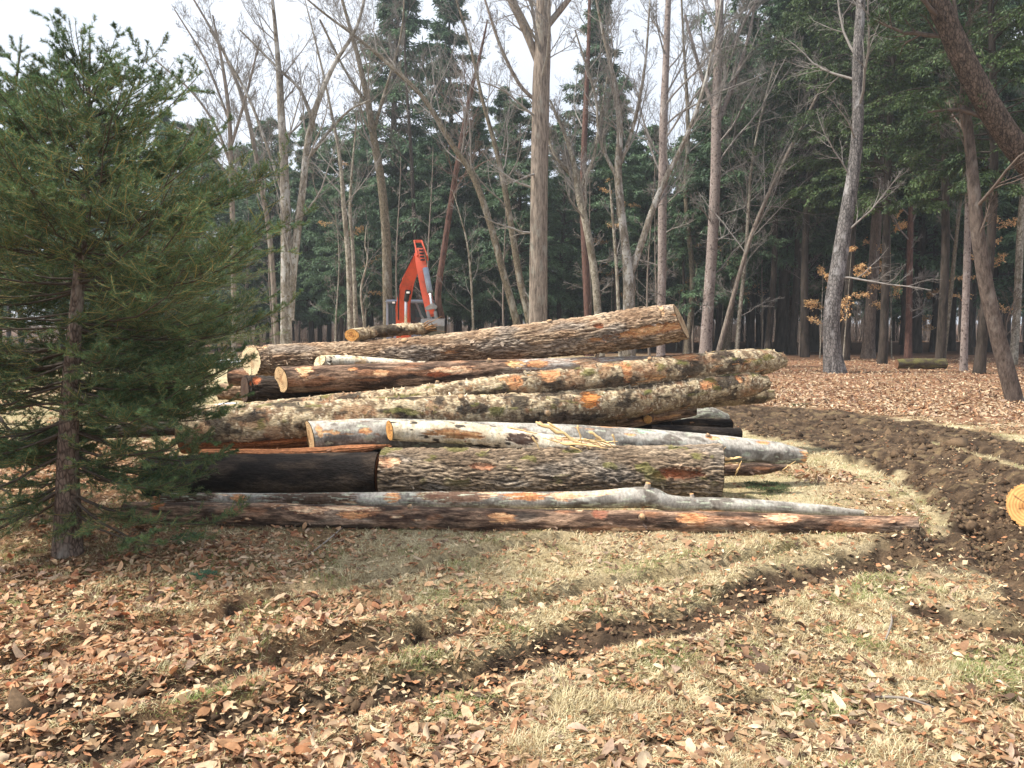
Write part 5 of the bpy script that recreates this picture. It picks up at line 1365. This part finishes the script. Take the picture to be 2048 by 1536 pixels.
# cab: frame posts, roof, glass
cx0 = P(775, 640, 29.6)[0]; cx1 = P(866, 640, 29.6)[0]; yf, yb_ = by - .75, by + .55; zt, zb = P(800, 603, 29.5)[2], .75
cab = boxm('cab', ((cx0 + cx1) / 2, (yf + yb_) / 2, zb + .25), (cx1 - cx0, yb_ - yf, .5), GREYP, ex, .05)
boxm('roof', ((cx0 + cx1) / 2, (yf + yb_) / 2, zt), (cx1 - cx0 + .06, yb_ - yf + .1, .13), GREYP, ex, .05).parent = cab
for px_, py_ in ((cx0, yf), (cx1, yf), (cx0, yb_), (cx1, yb_), ((cx0 + cx1) / 2 - .12, yf)):
    beam('pillar', [(px_ + (.05 if px_ == cx0 else -.05), py_, zb + .4), (px_ + (.05 if px_ == cx0 else -.05), py_ + (.06 if py_ == yf else 0), zt - .05)], GREYP, cab, [.085] * 2, [.085] * 2, .015, hint=(0, 1, 0))
boxm('windscreen', ((cx0 + cx1) / 2, yf + .05, (zb + zt) / 2 + .2), (cx1 - cx0 - .12, .015, zt - zb - .5), GLASS, cab, 0)
boxm('side_window', (cx0 + .04, (yf + yb_) / 2, (zb + zt) / 2 + .2), (.015, yb_ - yf - .12, zt - zb - .5), GLASS, cab, 0)
boxm('side_window', (cx1 - .04, (yf + yb_) / 2, (zb + zt) / 2 + .2), (.015, yb_ - yf - .12, zt - zb - .5), GLASS, cab, 0)
boxm('seat', ((cx0 + cx1) / 2 + .1, by + .05, 1.35), (.5, .5, .16), BLACKP, cab, .05)
boxm('seat_back', ((cx0 + cx1) / 2 + .1, by + .3, 1.72), (.48, .14, .7), BLACKP, cab, .06)
boxm('work_light', (P(783, 608, 28.6)[0], yf - .08, zt - .05), (.16, .10, .12), BLACKP, cab, .02)
boxm('lens', (P(783, 608, 28.6)[0], yf - .135, zt - .05), (.11, .02, .07), LAMP, cab, .005)
beam('mirror_arm', [P(832, 606, 28.5), P(843, 632, 28.2), P(849, 642, 28.2)], STEEL, cab, [.07, .07, .1], [.05] * 3, .01, hint=(0, 1, 0))
# boom: swing bracket, lower and upper boom
b0, b1, b2, b3 = P(808, 690, 28.8), P(806, 612, 28.3), P(814, 566, 28.0), P(836, 512, 27.5)
boxm('swing_bracket', (b0[0], b0[1], .85), (.5, .55, .6), ORANGE, ex, .06)
boom = beam('boom', [b0, (b0 + b1) / 2, b1, (b1 + b2) / 2, b2, b3], ORANGE, ex, [.50, .50, .48, .46, .44, .34], [.34, .42, .50, .52, .46, .26], .025, hint='x')
for o_ in (-.22, .22):
    e = A([o_, 0, 0]); beam('side_plate', [b1 + e, b2 + e + A([.03, -.1, 0]), b3 + e * .8], ORANGE, boom, [.04] * 3, [.60, .56, .34], .01, hint='x')
rod('boom_cylinder', P(811, 670, 27.9), P(812, 600, 27.7), .055, CHROME, boom); rod('boom_cylinder', P(812, 603, 27.7), P(816, 580, 27.7), .09, BLACKP, boom)
boxm('work_light', P(816, 585, 27.55), (.20, .12, .17), BLACKP, boom, .03); boxm('lens', P(816, 585, 27.47), (.12, .03, .07), LAMP, boom, .008)
rod('hose', P(797, 640, 28.0), P(797, 590, 27.8), .025, BLACKP, boom, 8); rod('hose', P(797, 590, 27.8), P(803, 558, 27.6), .025, BLACKP, boom, 8); rod('hose', P(803, 558, 27.6), P(828, 508, 27.2), .02, BLACKP, boom, 8)
# stick: two cheek plates at the top, box below
s0, s1, s2, s3 = P(836, 483, 27.4), P(842, 525, 27.1), P(852, 580, 26.7), P(862, 632, 26.4)
stick = beam('stick', [s1 + (s0 - s1) * .62, s1, s2, s3], ORANGE, ex, [.26, .36, .36, .28], [.30, .36, .34, .22], .02, hint='x')
for o_ in (-.13, .13):
    e = A([o_, 0, 0]); beam('cheek_plate', [s0 + e, s1 + e * 1.3 + A([.06, 0, .15])], ORANGE, stick, [.05, .05], [.22, .36], .01, hint='x')
beam('cross_plate', [s0 + A([-.14, -.02, 0]), s0 + A([.14, -.02, 0])], ORANGE, stick, [.10, .10], [.12, .12], .01, hint=(0, 1, 0))
for q in range(5): 
    c_ = s0 + (s1 - s0) * (.3 + .15 * q); rod('step_bolt', c_ + A([.02, -.25, 0]), c_ + A([.17, -.25, 0]), .03, BLACKP, stick, 8)
rod('stick_cylinder', P(851, 537, 26.7), P(860, 584, 26.3), .10, GREYP, stick); rod('cylinder_rod', P(860, 584, 26.3), P(864, 616, 26.1), .05, CHROME, stick)
beam('linkage', [P(852, 618, 26.2), P(866, 612, 26.1), P(874, 616, 26.1)], STEEL, stick, [.12, .2, .12], [.12, .12, .1], .02, hint=(0, 1, 0))
for a, b in (((855, 622), (861, 648)), ((870, 622), (874, 645))): beam('coupler', [P(*a, 26.1), P(*b, 26.1)], STEEL, stick, [.1, .14], [.1, .12], .02, hint=(0, 1, 0))
# bucket (curved shell)
bc = P(867, 655, 26.0); bm = bmesh.new(); rw = .40; prof = [(-.02, .30), (.22, .26), (.36, .05), (.32, -.16), (.12, -.28), (-.22, -.26), (-.30, -.22)]
rg = []
for xx in (-rw, -rw + .02, rw - .02, rw): rg.append([bm.verts.new((bc[0] - exo[0] + xx, bc[1] - exo[1] - a, bc[2] - exo[2] + b)) for a, b in prof])
for a, b in zip(rg[:-1], rg[1:]):
    for j in range(len(prof) - 1): bm.faces.new((a[j], a[j + 1], b[j + 1], b[j]))
bm.faces.new(rg[0]); bm.faces.new(rg[-1][::-1])
bmesh.ops.solidify(bm, geom=list(bm.faces), thickness=.02)
me = bpy.data.meshes.new('bucket'); bm.to_mesh(me); bm.free(); me.materials.append(STEEL)
bucket = link('bucket', me, ex)
for q in range(5): beam('tooth', [bc + A([-.34 + q * .17, .22, -.25]), bc + A([-.34 + q * .17, .36, -.27])], STEEL, bucket, [.06, .03], [.05, .02], .005, hint='x')

# ------------------------------------------------------------------ haze
HZD = 0.0011
if HZD:
    m = bpy.data.materials.new('haze'); m.use_nodes = True; nt = m.node_tree; nt.nodes.clear()
    o_ = nt.nodes.new('ShaderNodeOutputMaterial'); v_ = nt.nodes.new('ShaderNodeVolumePrincipled')
    v_.inputs['Color'].default_value = (.86, .93, 1, 1); v_.inputs['Density'].default_value = HZD; v_.inputs['Anisotropy'].default_value = .3
    nt.links.new(v_.outputs[0], o_.inputs['Volume'])
    V = A([[x, y, z] for x in (-460, 460) for y in (-20, 920) for z in (-2.0, 34.0)], float)
    F = A([[0, 1, 3, 2], [4, 6, 7, 5], [0, 4, 5, 1], [2, 3, 7, 6], [0, 2, 6, 4], [1, 5, 7, 3]])
    tag(link('haze', mesh_np('haze', V, F, m)), 'thin pale haze softening the far trees', kind='stuff')
